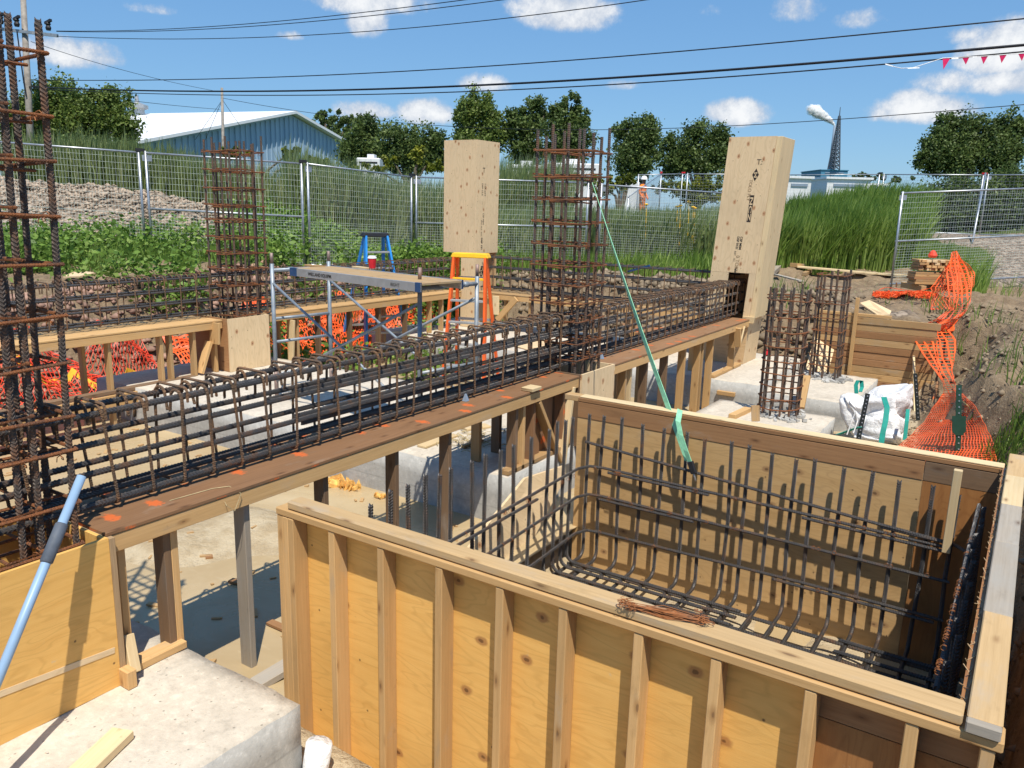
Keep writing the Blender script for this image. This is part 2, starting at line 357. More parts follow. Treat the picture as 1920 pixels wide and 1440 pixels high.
M['concrete_grey'] = concrete('concrete_grey', (.47, .46, .43), (.36, .355, .335))
def f_(q, b):
    p = geo(q); n = q.noise(p, 1.1, 6, .62); n2 = q.noise(p, 6, 6, .65); n3 = q.noise(p, 45, 4, .7)
    at = q.n('ShaderNodeAttribute'); at.attribute_name = 'grass'; gr = at.outputs['Fac']
    at2 = q.n('ShaderNodeAttribute'); at2.attribute_name = 'gravel'; gv = at2.outputs['Fac']
    at3 = q.n('ShaderNodeAttribute'); at3.attribute_name = 'wet'; wt = at3.outputs['Fac']
    soil = q.mix(q.ramp(n2, .3, .7), (.31, .225, .14), (.16, .112, .068)); soil = q.mix(q.ramp(n3, .5, .7, 0, .5), soil, (.34, .275, .195))
    soil = q.mix(q.ramp(n, .5, .7, 0, .5), soil, (.33, .25, .165))
    vg = q.n('ShaderNodeTexVoronoi'); vg.inputs['Scale'].default_value = 13; q.put(vg.inputs['Vector'], p)
    gravel = q.mix(q.ramp(q.n('ShaderNodeSeparateColor', i_0=vg.outputs['Color']).outputs[0], .1, .9), (.42, .335, .255), (.20, .155, .115))
    gravel = q.mix(q.ramp(vg.outputs['Distance'], .45, .75, 0, .8), gravel, (.1, .08, .06))
    mud = q.mix(q.ramp(n2, .35, .65), (.56, .46, .31), (.44, .34, .21))
    green = q.mix(n2, (.05, .085, .018), (.10, .12, .03))
    e = q.m('MULTIPLY', q.m('SUBTRACT', n2, .5), .9)
    c = q.mix(q.ramp(q.m('ADD', gv, e), .35, .65), soil, gravel)
    c = q.mix(q.ramp(q.m('ADD', wt, e), .35, .65), c, mud); c = q.mix(q.ramp(q.m('ADD', gr, e), .4, .6), c, green)
    q.put(b.inputs['Base Color'], c); b.inputs['Roughness'].default_value = .92; b.inputs['Specular IOR Level'].default_value = .2
    bump(q, b, q.m('ADD', n2, q.m('MULTIPLY', n3, .45)), .9, .05)
M['ground'] = mat('ground', f_)
def f_(q, b):
    p = geo(q); n = q.noise(p, 1.3, 5, .6, .6); n2 = q.noise(q.scaled(p, (1, 2.4, 1)), 7, 4, .6)
    c = q.mix(q.ramp(n, .3, .7), (.50, .385, .225), (.40, .295, .16)); c = q.mix(q.ramp(n2, .55, .8, 0, .35), c, (.56, .46, .30))
    q.put(b.inputs['Base Color'], c); q.put(b.inputs['Roughness'], q.ramp(n, .3, .7, .16, .38)); b.inputs['IOR'].default_value = 1.33
    bump(q, b, n2, .12, .01)
M['water'] = mat('muddy_water', f_)
def plain(name, col, rough=.5, metal=0., var=.15, sc=12., spec=.4, dirt=None, trans=0.):
    def f(q, b):
        p = geo(q); n = q.noise(p, sc, 4, .6)
        c = q.mix(q.ramp(n, .3, .7), tuple(x*(1+var) for x in col), tuple(x*(1-var) for x in col))
        if dirt: c = q.mix(q.ramp(q.noise(p, sc*.6, 6, .7), .5, .72, 0, .8), c, dirt)
        q.put(b.inputs['Base Color'], c); b.inputs['Roughness'].default_value = rough; b.inputs['Metallic'].default_value = metal; b.inputs['Specular IOR Level'].default_value = spec
    return mat(name, f)
M['galv'] = plain('galvanised_steel', (.42, .44, .47), .42, .7, .18, 9)
M['galv_dull'] = plain('scaffold_tube', (.25, .29, .33), .5, .3, .2, 8, dirt=(.42, .40, .38))
M['galv_rust'] = plain('scaffold_rusty', (.3, .22, .19), .6, .3, .3, 14, dirt=(.28, .12, .07))
M['alu'] = plain('aluminium', (.46, .46, .45), .45, .6, .12, 6, dirt=(.33, .31, .28))
M['navy'] = plain('navy_paint', (.02, .06, .15), .5)
M['wire_mesh'] = plain('mesh_wire', (.52, .58, .54), .5, .0, .1)
M['blue'] = plain('blue_fibreglass', (.03, .26, .68), .42, 0, .12, 5)
M['black'] = plain('black_plastic', (.018, .018, .022), .5)
M['ladder_orange'] = plain('orange_fibreglass', (.86, .13, .02), .45, 0, .1, 5)
M['yellow'] = plain('yellow_plastic', (.86, .50, .02), .45, 0, .08)
M['net'] = plain('orange_net', (.90, .125, .025), .5, 0, .12, 4)
M['net_red'] = plain('red_orange_net', (.80, .07, .03), .5, 0, .15, 4)
M['strap'] = plain('green_webbing', (.30, .68, .42), .7, 0, .14, 30)
M['teal'] = plain('teal_webbing', (.005, .24, .19), .7)
M['red'] = plain('red_card', (.62, .02, .03), .5)
M['white'] = plain('white_plastic', (.8, .8, .78), .5)
M['pvc'] = plain('blue_grey_pole', (.27, .40, .56), .4, 0, .06, 6)
M['coupling'] = plain('dirty_rubber', (.085, .10, .125), .65, 0, .2, 10, dirt=(.19, .2, .2))
M['post_green'] = plain('green_post', (.012, .045, .028), .5)
M['post_black'] = plain('black_post', (.012, .016, .016), .5)
M['pink'] = plain('pink_flag', (.75, .02, .13), .5, 0, .1)
M['cable'] = plain('cable', (.012, .013, .018), .5)
M['pole'] = plain('pole_timber', (.27, .24, .205), .85, 0, .25, 5)
M['ink'] = plain('ink', (.03, .022, .018), .8)
M['ink_faint'] = plain('faint_ink', (.30, .19, .09), .8)
M['roof_white'] = plain('white_roof', (.78, .79, .80), .55, 0, .03, .2)
M['tape'] = plain('caution_tape', (.82, .55, .05), .5)
M['foam'] = plain('yellow_foam', (.72, .42, .12), .9, 0, .25, 25)
M['hivis'] = plain('hi_vis_cloth', (.90, .22, .02), .8)
M['skin'] = plain('skin', (.24, .13, .09), .6)
M['dark_cloth'] = plain('dark_cloth', (.03, .03, .04), .9)
def f_(q, b):
    n = q.noise(geo(q), .12, 6, .7); b.inputs['Base Color'].default_value = (.95, .95, .95, 1); b.inputs['Roughness'].default_value = 1
    q.put(b.inputs['Alpha'], q.ramp(n, .35, .7, .12, .6))
M['smoke'] = mat('steam', f_)
M['mast'] = plain('mast_steel', (.10, .12, .15), .6, .3)
M['chimney_grey'] = plain('chimney_grey', (.22, .28, .36), .7)
M['blue_shed'] = plain('blue_shed', (.07, .23, .36), .6)
M['white_wall'] = plain('white_wall', (.72, .72, .72), .7, 0, .04, .3)
def f_(q, b):
    p = objof(q); w = q.n('ShaderNodeTexWave'); w.bands_direction = 'X'; w.inputs['Scale'].default_value = .55; q.put(w.inputs['Vector'], p)
    c = q.mix(q.ramp(w.outputs['Fac'], .2, .8), (.36, .48, .60), (.31, .43, .55)); q.put(b.inputs['Base Color'], c); b.inputs['Roughness'].default_value = .5
M['barn_wall'] = mat('blue_corrugated', f_)
def f_(q, b):
    p = geo(q); n = q.noise(p, 5, 6, .65); n2 = q.noise(p, 22, 4, .6)
    q.put(b.inputs['Base Color'], q.mix(q.ramp(n, .55, .75, 0, .35), (.80, .80, .80), (.5, .46, .38))); b.inputs['Roughness'].default_value = .55
    bump(q, b, q.m('ADD', n, q.m('MULTIPLY', n2, .4)), .7, .05)
M['bag'] = mat('white_woven_bag', f_)
def foliage(name, dark, mid, light, rough=.5, trans=.25):
    def f(q, b):
        at = q.n('ShaderNodeAttribute'); at.attribute_name = 'tint'
        c = q.mix(q.ramp(at.outputs['Fac'], 0, .55), dark, mid); c = q.mix(q.ramp(at.outputs['Fac'], .55, 1.), c, light)
        q.put(b.inputs['Base Color'], c); b.inputs['Roughness'].default_value = rough; b.inputs['Specular IOR Level'].default_value = .3
        t = q.n('ShaderNodeBsdfTranslucent'); q.put(t.inputs[0], c); mx = q.n('ShaderNodeMixShader'); mx.inputs[0].default_value = trans
        q.put(mx.inputs[1], b.outputs[0]); q.put(mx.inputs[2], t.outputs[0])
        out = [n for n in q.t.nodes if n.type == 'OUTPUT_MATERIAL'][0]; q.put(out.inputs[0], mx.outputs[0])
    return mat(name, f)
M['leaf'] = foliage('tree_leaves', (.085, .125, .028), (.15, .21, .045), (.27, .33, .085), trans=.35)
M['leaf_dark'] = foliage('dark_leaves', (.06, .095, .028), (.11, .16, .042), (.19, .25, .075), trans=.35)
M['leaf_yellow'] = foliage('yellow_green_leaves', (.07, .09, .012), (.16, .19, .02), (.32, .32, .03))
M['reed'] = foliage('reeds', (.19, .24, .085), (.31, .38, .14), (.47, .49, .26), trans=.42)
M['reed_green'] = foliage('green_reeds', (.12, .20, .035), (.21, .33, .055), (.36, .47, .12), trans=.4)
M['weed'] = foliage('weeds', (.085, .16, .026), (.18, .30, .05), (.32, .43, .11), trans=.35)
M['bark'] = plain('bark', (.12, .095, .07), .9, 0, .3, 8)
M['straw'] = plain('straw', (.45, .36, .2), .9, 0, .25, 10)
M['rock'] = plain('soil_clods', (.23, .175, .115), .95, 0, .35, 5)
M['rock_red'] = plain('rubble', (.31, .19, .14), .95, 0, .35, 6)
M['gravel_stone'] = plain('gravel_stones', (.36, .28, .205), .95, 0, .35, 7)
# ---------------- terrain ----------------
def ss(a, b, x):
    t = np.clip((x-a)/(b-a), 0, 1); return t*t*(3-2*t)
_PERM = np.random.default_rng(3).uniform(-1, 1, (256, 256))
def vnoise(x, y, s):
    x = np.asarray(x)/s+200.3; y = np.asarray(y)/s+300.7; xi = np.floor(x).astype(int); yi = np.floor(y).astype(int); fx = x-xi; fy = y-yi
    fx = fx*fx*(3-2*fx); fy = fy*fy*(3-2*fy); g = lambda i, j: _PERM[i % 256, j % 256]
    return (g(xi, yi)*(1-fx)+g(xi+1, yi)*fx)*(1-fy)+(g(xi, yi+1)*(1-fx)+g(xi+1, yi+1)*fx)*fy
PIT = np.array([(.2, -.6), (.2, 5.62), (-.75, 8.8), (-1.12, 12.22), (-2.5, 12.22), (-3.1, 13.0), (-9.3, 13.0), (-9.5, 12), (-9.5, -.6)])
def wl(x, y): return x*AF[0]/.976+y*AF[1]/.976, x*AR[0]+y*AR[1]
def pitdist(x, y):
    x = np.asarray(x, float); y = np.asarray(y, float); dmin = np.full(x.shape, 1e9); ins = np.zeros(x.shape, bool); n = len(PIT)
    for i in range(n):
        a = PIT[i]; b = PIT[(i+1) % n]; e = b-a; t = np.clip(((x-a[0])*e[0]+(y-a[1])*e[1])/(e@e), 0, 1)
        dmin = np.minimum(dmin, np.hypot(x-a[0]-t*e[0], y-a[1]-t*e[1]))
        c = ((a[1] > y) != (b[1] > y)) & (x < (b[0]-a[0])*(y-a[1])/(b[1]-a[1]+1e-12)+a[0]); ins ^= c
    return np.where(ins, -dmin, dmin)
def grade(x, y):
    w, l = wl(x, y); a = l/np.maximum(w, 1.)
    g = 1.1+.32*ss(-.08, -.42, a)*ss(9, 14, w)
    g = g+1.05*ss(14, 18.5, w)*ss(-.10, -.5, a)
    g = g+.22*np.exp(-((l+11.5)/4.2)**2-((w-18)/2.2)**2)
    g = g+.85*ss(18.5, 24, w)*ss(.16, .45, a)*(1-.6*ss(60, 140, w)) + .4*ss(24, 34, w)*ss(.0, .16, a)*ss(.5, .2, a)
    return g
def H(x, y, fine=True):
    x = np.asarray(x, float); y = np.asarray(y, float)
    d = pitdist(x, y); g = grade(x, y)
    s = np.full(x.shape, 1.15); s = np.where((x > -.9) & (y < 9.), 1.9, s); s = np.where((x > -.25) & (y < 6.2), 7., s); s = np.where((x > -2.7) & (x < -1.05) & (y > 12), 9., s)
    fl = -.05+.05*vnoise(x, y, .9)
    p = uz(455, 985, 0.); fl = fl+.14*np.exp(-((x-p[0])**2/.5+(y-p[1])**2/.16)); p = uz(300, 1030, 0.); fl = fl+.10*np.exp(-((x-p[0])**2/.3+(y-p[1])**2/.1))
    fl = fl+.22*ss(-2.0, -.9, x)*ss(7.4, 8.6, y)
    fl = np.where((x > -2.97) & (x < .15) & (y > 2.5) & (y < 5.62), -.33+.05*vnoise(x, y, .35), fl)
    amp = ss(-.2, .5, d)
    h = np.where(d < 0, fl, np.minimum(g, fl+d*s+.3*vnoise(x, y, .7)*amp*ss(0, .4, d)))
    h = h+.0
    if fine:
        w, l = wl(x, y); near = ss(60, 25, w)
        clod = ss(.0, .35, d)*near
        h = h+clod*(.09*vnoise(x, y, .5)+.10*np.abs(vnoise(x+9, y, .27))+.05*vnoise(x, y+7, .15))+.12*vnoise(x, y, 3.1)*ss(.5, 2, d)*ss(13, 17, w)
    lip = (x > .1) & (x < .5) & (y > 2.2) & (y < 5.8); h = np.where(lip, np.minimum(h, 1.02+.06*vnoise(x, y, .2)), h)
    return h
def hit(x, y, lift=.05, w0=3., wmax=60.):
    """where the sight line through a photograph point meets the terrain"""
    w = np.arange(w0, wmax, .03); d = ray(x, y); P = CAMP+d*w[:, None]; k = np.nonzero(P[:, 2] < H(P[:, 0], P[:, 1])+lift)[0]
    return P[k[0]] if len(k) else P[-1]
def gvar(lo, hi, flo, fhi, step):
    c = list(np.arange(flo, fhi+1e-6, step)); s = step; v = flo
    while v > lo: s *= 1.16; v -= s; c.insert(0, v)
    s = step; v = fhi
    while v < hi: s *= 1.16; v += s; c.append(v)
    return np.array(c)
def make_ground():
    xs = gvar(-1900, 1500, -13.5, 2.2, .085); ys = gvar(-60, 2300, -.9, 20.5, .095)
    X, Y = np.meshgrid(xs, ys); Z = H(X, Y); nx, ny = len(xs), len(ys)
    V = np.stack([X.ravel(), Y.ravel(), Z.ravel()], 1); i = np.arange(nx*ny).reshape(ny, nx)
    F = np.stack([i[:-1, :-1], i[:-1, 1:], i[1:, 1:], i[1:, :-1]], -1).reshape(-1, 4)
    o = np_mesh('ground', V, F, M['ground'], smooth=True); tag(o, 'bare soil, gravel mound and grass of the building site', 'ground', kind='structure')
    w, l = wl(X, Y); a = l/np.maximum(w, 1); d = pitdist(X, Y)
    grass = ss(13.0, 14.2, w)*ss(-.12, -.2, a) + ss(16.8, 18.2, w)*ss(-.3, -.1, a)*ss(.12, .05, a) + ss(20, 21.5, w)*ss(.0, .1, a)
    mound = np.exp(-((l+9.8)/4.6)**4-((w-17.0)/1.9)**4)
    road = np.clip(ss(.49, .54, a)*ss(22.3, 22.9, w)*ss(31, 29.5, w)+ss(.575, .60, a)*ss(17, 18, w)*ss(31, 29.5, w), 0, 1)
    grass = np.clip(grass, 0, 1)*(1-np.clip(mound*1.6, 0, 1))*(1-road)
    gravel = np.clip(mound*1.4+road+np.exp(-((X+1.8)/.8)**2-((Y-12.9)/.5)**2)*.8, 0, 1)
    wet = ss(.05, -.1, d)
    for nm, v in (('grass', grass), ('gravel', gravel), ('wet', wet)):
        at = o.data.attributes.new(nm, 'FLOAT', 'POINT'); at.data.foreach_set('value', v.astype(np.float32).ravel())
make_ground()
b = MB(); b.V.append(np.array([(-9.6, -.5, .015), (-2.86, -.5, .015), (-2.86, 13.1, .015), (-9.6, 13.1, .015)])); b.nv = 4; b.F.append([0, 1, 2, 3]); b.UV.append([(0, 0)]*4); b.MI.append(0)
b.add([(-2.8, 2.57, -.325), (-.03, 2.57, -.325), (-.03, 5.44, -.325), (-2.8, 5.44, -.325)], [(0, 1, 2, 3)])
tag(b.build('water', M['water'], loc=(0, 0, 0)), 'shallow muddy brown water on the excavation floor', 'water', kind='structure')
# concrete pads: chipped blocks
def pad(label, x0, x1, y0, y1, zt, mats=('concrete',), rough=.003):
    t = bpy.data.meshes.new('concrete_pad'); nx = max(2, int((x1-x0)/.09)); ny = max(2, int((y1-y0)/.09)); nz = 5
    V = []; F = []; ix = {}
    def v(i, j, k):
        if (i, j, k) not in ix:
            x = x0+(x1-x0)*i/nx; y = y0+(y1-y0)*j/ny; z = -.45+(zt+.45)*k/nz
            e = (i in (0, nx))+(j in (0, ny))+(k == nz)
            j_ = rough*(1.8 if e > 1 else 1)
            V.append((x+random.uniform(-j_, j_)*(i in (0, nx)), y+random.uniform(-j_, j_)*(j in (0, ny)), z+(random.uniform(-j_, j_)-(.003 if e > 1 else 0))*(k == nz))); ix[(i, j, k)] = len(V)-1
        return ix[(i, j, k)]
    for i in range(nx):
        for j in range(ny): F.append((v(i, j, nz), v(i+1, j, nz), v(i+1, j+1, nz), v(i, j+1, nz)))
    for k in range(nz):
        for i in range(nx):
            F.append((v(i, 0, k), v(i+1, 0, k), v(i+1, 0, k+1), v(i, 0, k+1))); F.append((v(i, ny, k), v(i, ny, k+1), v(i+1, ny, k+1), v(i+1, ny, k)))
        for j in range(ny):
            F.append((v(0, j, k), v(0, j, k+1), v(0, j+1, k+1), v(0, j+1, k))); F.append((v(nx, j, k), v(nx, j+1, k), v(nx, j+1, k+1), v(nx, j, k+1)))
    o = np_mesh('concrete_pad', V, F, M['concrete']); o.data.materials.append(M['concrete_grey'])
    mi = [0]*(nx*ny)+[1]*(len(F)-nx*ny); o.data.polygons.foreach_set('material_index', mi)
    tag(o, label, 'concrete pad', 'concrete footing pads'); return o
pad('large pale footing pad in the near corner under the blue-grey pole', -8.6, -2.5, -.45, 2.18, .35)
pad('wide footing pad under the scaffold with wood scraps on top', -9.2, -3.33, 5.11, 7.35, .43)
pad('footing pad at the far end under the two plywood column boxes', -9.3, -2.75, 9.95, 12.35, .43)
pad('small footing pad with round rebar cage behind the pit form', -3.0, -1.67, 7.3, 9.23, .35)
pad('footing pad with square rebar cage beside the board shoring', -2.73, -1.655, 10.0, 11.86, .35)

# ---------------- pit formwork ----------------
box = thing('pit_formwork', 'large timber box form with stud wall in front, open on top', 'formwork', (-1.4, 4, -.32))
zb = -.37
def one(name, mt, parent, p0, p1, bevel=.003):
    b = MB(); b.box(p0, p1); return b.build(name, M[mt], parent, bevel)
one('front_panel', 'ply_orange', box, (-2.93, 2.542, zb), (-.455, 2.56, 1.058), 0)
one('front_panel', 'ply_brown', box, (-.452, 2.542, zb), (.088, 2.56, .93), 0)
one('header', 'lumber_red', box, (-.452, 2.543, .933), (.088, 2.561, 1.058), 0)
for x in (-2.584, -2.281, -1.952, -1.644, -1.354, -1.041, -.754, -.442, -.148, .05): one('stud', 'lumber', box, (x, 2.455+random.uniform(0, .004), zb), (x+.038, 2.5415, 1.061))
for i, x in enumerate((-2.93, -2.891, -2.852)): one('corner_stud', 'lumber', box, (x, 2.456-.002*i, zb), (x+.0375, 2.5415, 1.061))
one('lower_plate', 'lumber', box, (-2.935, 2.453, 1.063), (.105, 2.545, 1.100), .005)
one('upper_plate', 'lumber_top', box, (-2.862, 2.462, 1.103), (-.004, 2.552, 1.142), .006)
one('panel_edge', 'ply_edge', box, (-2.86, 2.555, 1.061), (-.01, 2.572, 1.118), 0)
# back wall
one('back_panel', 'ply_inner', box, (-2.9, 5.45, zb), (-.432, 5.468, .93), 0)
one('back_panel', 'ply_brown', box, (-.43, 5.448, zb), (-.02, 5.466, .93), 0)
one('back_band', 'lumber_red', box, (-2.9, 5.446, .932), (-.432, 5.466, 1.058))
one('back_band', 'lumber_dark', box, (-.43, 5.446, .932), (-.02, 5.466, 1.058))
one('back_plate', 'lumber_red', box, (-2.9, 5.444, 1.062), (-.02, 5.54, 1.092))
one('back_cap', 'lumber_pale', box, (-2.89, 5.449, 1.094), (-.01, 5.542, 1.104))
one('plate_end', 'lumber_old', box, (-3.03, 5.46, 1.055), (-2.902, 5.55, 1.10))
for x in np.arange(-2.85, 0, .305): one('back_stud', 'lumber', box, (x, 5.469, zb), (x+.038, 5.558, 1.06))
# right wall
one('side_panel', 'ply_brown', box, (-.019, 2.575, zb), (0, 5.444, 1.10), 0)
b = MB()
for i in range(110):   # splintered plywood edge
    y = random.uniform(2.58, 5.42); l = random.uniform(.01, .05); b.bar((random.uniform(-.022, .002), y, 1.098), (random.uniform(-.03, .005), y+random.uniform(-.03, .03), 1.10+l*.3), .003, .002)
tag(b.build('splinters', M['ply_edge'], box), kind='stuff')
for y0, y1, mt in ((2.472, 3.235, 'lumber_top'), (3.238, 4.02, 'lumber_grey'), (4.023, 4.60, 'lumber_grey'), (4.603, 5.16, 'lumber_pale'), (5.163, 5.66, 'lumber_top')):
    one('side_plate', mt, box, (.001+random.uniform(0, .004), y0, 1.104), (.092+random.uniform(0, .004), y1, 1.142), .004)
one('plate_end', 'lumber_grey', box, (.004, 2.44, 1.103), (.094, 2.470, 1.141), .004)
one('side_rail', 'lumber_old', box, (.002, 2.56, 1.060), (.09, 5.5, 1.101))
for y in np.arange(2.6, 5.5, .41): one('side_stud', 'lumber_old', box, (.002, y, zb), (.088, y+.038, 1.058))
b = MB(); tl, tr, bl, br = ux(985, 897, -3.12), ux(1075, 868, -3.12), ux(880, 1027, -3.0), ux(977, 1055, -3.0)
b.prism([bl, br, tr, tl], (-.02, 0, 0)); tag(b.build('plywood_ramp', M['ply_pale'], None), 'pale plywood strip sloping down from the beam posts into the pit', 'plywood sheet')
one('cleat', 'lumber', box, (-2.9, 2.575, .3), (-2.86, 3.1, .338))

# ---------------- rebar mat in the pit ----------------
def arc(p, c0, c1, n=6): pass
def Lbar(x, y, zt, zf, dirv, run, r=.0125, R=.075):
    """upright bar that bends at the foot and runs along dirv"""
    d = np.array(dirv, float); P = [(x+random.uniform(-.012, .012), y, zt+random.uniform(-.03, .01)), (x+random.uniform(-.015, .015), y+random.uniform(-.006, .004), (zt+zf)/2), (x, y, zf+R)]
    for k in range(1, 7):
        a = k/6*math.pi/2; q = np.array([x, y, zf+R])+d*R*(1-math.cos(a))+np.array([0, 0, -R*math.sin(a)]); P.append(tuple(q))
    P.append(tuple(np.array([x, y, zf])+d*(R+run))); return P
mat_ = thing('pit_rebar_mat', 'grid of tied dark rebar uprights and horizontals inside the timber pit form', 'rebar cage', (-1.4, 4, -.25))
for i, x in enumerate((-2.75, -2.63, -2.46, -2.30, -2.14, -1.95, -1.81, -1.62, -1.50, -1.335, -1.175, -1.055, -.87, -.71, -.545)):
    b = MB(); b.ribbed(Lbar(x, 5.36, 1.02-.005*i, -.17, (0, -1, 0), 2.5), .0125, .0175, 8); b.build('upright_bar', M['steel'], mat_, smooth=False)
for y in (2.95, 3.11, 3.26, 3.40, 3.54, 3.63, 3.87, 4.01, 4.19, 4.33, 4.54, 4.78, 4.91, 5.03, 5.13):
    b = MB(); b.ribbed(Lbar(-2.775, y, 1.02+random.uniform(-.02, .01), -.14, (1, 0, 0), 1.3), .0125, .0175, 8); b.build('upright_bar', M['steel'], mat_)
for y in (3.2, 3.42, 3.6, 3.78, 3.95, 4.1, 4.28, 4.45, 4.62, 4.8, 4.98, 5.14):
    b = MB(); b.ribbed(Lbar(-.075, y, .93+random.uniform(-.02, .02), -.14, (-1, 0, 0), .6), .0125, .0175, 7); b.build('upright_bar', M['steel_dark'], mat_)
for x in (-.37, -.21): 
    b = MB(); b.ribbed(Lbar(x, 5.36, .93, -.17, (0, -1, 0), 2.5), .0125, .0175, 8); b.build('upright_bar', M['steel_dark'], mat_)
rows = [([(-2.76, 5.335, .78), (-.62, 5.335, .625), (-.2, 5.335, .60)], 0), ([(-2.74, 2.9, .555), (-2.745, 4.2, .58), (-2.745, 5.2, .60), (-2.70, 5.31, .60), (-2.6, 5.335, .60), (-1.1, 5.335, .585), (-.25, 5.335, .57)], 0),
        ([(-2.735, 2.9, .51), (-2.74, 4.6, .535)], 0), ([(-2.55, 5.325, .575), (-1.75, 5.32, .575)], 0),
        ([(-2.74, 2.95, .31), (-2.745, 5.2, .37), (-2.70, 5.31, .37), (-2.6, 5.335, .37), (-1.1, 5.335, .36), (-.2, 5.335, .35)], 0), ([(-2.62, 5.325, .345), (-1.85, 5.325, .345)], 0),
        ([(-2.74, 3.85, .02), (-2.745, 5.2, .07), (-2.70, 5.31, .07), (-2.6, 5.335, .07), (-1.07, 5.335, .095), (-.2, 5.335, .09)], 0), ([(-1.25, 5.325, .07), (-.25, 5.325, .065)], 0), ([(-1.1, 5.325, .56), (-.22, 5.322, .545)], 0),
        ([(-.62, 5.34, .61), (-.2, 5.33, .6), (-.13, 5.25, .6), (-.12, 4.9, .6), (-.115, 3.2, .6)], 0), ([(-.105, 5.3, .89), (-.105, 3.15, .82)], 1), ([(-.125, 5.2, .35), (-.12, 3.1, .35)], 1)]
for P, k in rows: b = MB(); b.ribbed(P, .0105, .015, 7); b.build('horizontal_bar', M['steel_dark' if k else 'steel'], mat_)
for y in (5.2, 4.98, 4.7, 4.42, 4.1): b = MB(); b.ribbed([(-2.8, y, -.196), (-.06, y, -.196)], .0125, .0175, 7); b.build('bottom_bar', M['steel'], mat_)
b = MB()
for i in range(90):   # tie wire twists
    p = np.array(random.choice([(random.uniform(-2.7, -.3), 5.32, random.choice([.37, .08, .585])), (-2.73, random.uniform(3., 5.2), random.choice([.34, .56])), (-.11, random.uniform(3.2, 5.2), .86)]))
    q = [p+np.array([math.cos(t*2)*.012, -.01-.012*t/3, math.sin(t*2)*.014+.01*t/3]) for t in np.linspace(0, 4, 9)]; b.tube(q, .0016, 4)
tag(b.build('tie_wire', M['wire_rust'], mat_), kind='stuff')
one('depth_stake', 'lumber_pale', None, (-.262, 5.285, .55), (-.215, 5.325, 1.08))
tag(bpy.data.objects['depth_stake'], 'short pale timber stake upright in the back right corner of the pit form', 'stake')

# ---------------- beams: forms and cages ----------------
def hook(c, r, a0, a1, n, u, v): return [tuple(np.array(c)+r*(math.cos(a)*np.array(u)+math.sin(a)*np.array(v))) for a in np.linspace(a0, a1, n)]
def beam_cage(name, label, T, a0, a1, b0, b1, z0, z1, rows, spacing, r=.0145, rs=.0075, gap=None, ribs=True, hooks=1, mats=('steel', 'steel_brown')):
    """T(a, b, z): along, across, up"""
    o = np.array(T(a0, b0, z0)); root = thing(name, label, 'rebar cage', o, 'rebar cages lying on the beam forms')
    def lb(zz, bb, s0, s1, rr=r):
        m_ = MB(); n = max(3, int((s1-s0)/.8)); P = [np.array(T(s, bb+random.uniform(-.004, .004), zz+random.uniform(-.004, .004))) for s in np.linspace(s0, s1, n)]
        if ribs: m_.ribbed(P, rr, .019, 7)
        else: m_.tube(P, rr, 6)
        m_.build('main_bar', M[mats[0]], root)
    for zz in rows:
        for bb in (b0+r+rs, b1-r-rs): lb(zz, bb, a0+random.uniform(-.1, .1), a1+random.uniform(-.1, .1))
    if ribs:
        lb(rows[-1]-.004, b0+.05, a0+.75, a1-.2); lb(rows[1]+.02, b0+.045, a0+2.0, a0+6.5); lb(rows[2]+.02, b0+.045, a0+2.0, a0+6.3); lb(rows[1]-.035, b0+.04, a0+2.05, a0+6.2); lb(rows[0]+.03, b0+.08, a0, a1); lb(rows[2]-.03, b1-.05, a0+1.9, a0+6)
    s = a0+.12
    while s < a1:
        if gap and gap[0] < s < gap[1]: s += spacing; continue
        ln = random.uniform(-.055, .03) if ribs else random.uniform(-.012, .012); m_ = MB(); zt = z1; R = random.uniform(.034, .05)
        U = np.array(T(0, 1, 0))-np.array(T(0, 0, 0)); Zv = np.array((0, 0, 1.)); A = np.array(T(1, 0, 0))-np.array(T(0, 0, 0))
        tp = lambda b_, z_: np.array(T(s, b_, z_))+A*ln*(z_-z0)/(z1-z0)
        P = []
        if hooks: P += [tp(b1-2*R-.02*random.random(), zt-R-.07)]+[tp(b1-R+R*math.cos(t), zt-R+R*math.sin(t)) for t in np.linspace(math.pi, 0, 7)]
        else: P += [tp(b1, zt)]
        c_ = .025
        P += [tp(b1, z0+c_), tp(b1-c_*.3, z0+c_*.3), tp(b1-c_, z0), tp(b0+c_, z0), tp(b0+c_*.3, z0+c_*.3), tp(b0, z0+c_)]
        if hooks: P += [tp(b0+R-R*math.cos(t), zt-R+R*math.sin(t)) for t in np.linspace(0, math.pi, 7)]+[tp(b0+2*R+.01, zt-R-.06-.03*random.random())]
        else: P += [tp(b0, zt), tp(b1, zt)]
        (m_.ribbed(P, rs, .012, 6, .16) if (ribs and s < a0+6) else m_.tube(P, rs, 6))
        if hooks:   # cap tie across the top
            s2 = s+random.uniform(.01, .03); tq = lambda b_, z_: np.array(T(s2, b_, z_))+A*ln
            Q = [tq(b0-.012, zt-.06)]+[tq(b0+.012-.024*math.cos(t), zt-.012+.024*math.sin(t)) for t in np.linspace(.2, 1.5, 4)]+[tq(b1-.012+.024*math.cos(t), zt-.012+.024*math.sin(t)) for t in np.linspace(1.5, .2, 4)]+[tq(b1+.014, zt-.07)]
            m_.tube(Q, rs, 6)
        m_.build('stirrup', M[mats[1]], root)
        s += spacing*random.uniform(.9, 1.1)
    return root
TN = lambda a, b_, z: (-3.52-b_, a, z)
beam_cage('beam_rebar_cage', 'long near beam cage of thick bars and hooked stirrups on the brown plank form', TN, 1.15, 11.62, 0, .225, 1.118, 1.60, (1.14, 1.285, 1.43, 1.567), .185, gap=(6.3, 6.75))
TF = lambda a, b_, z: (-8.62-b_, a, z)
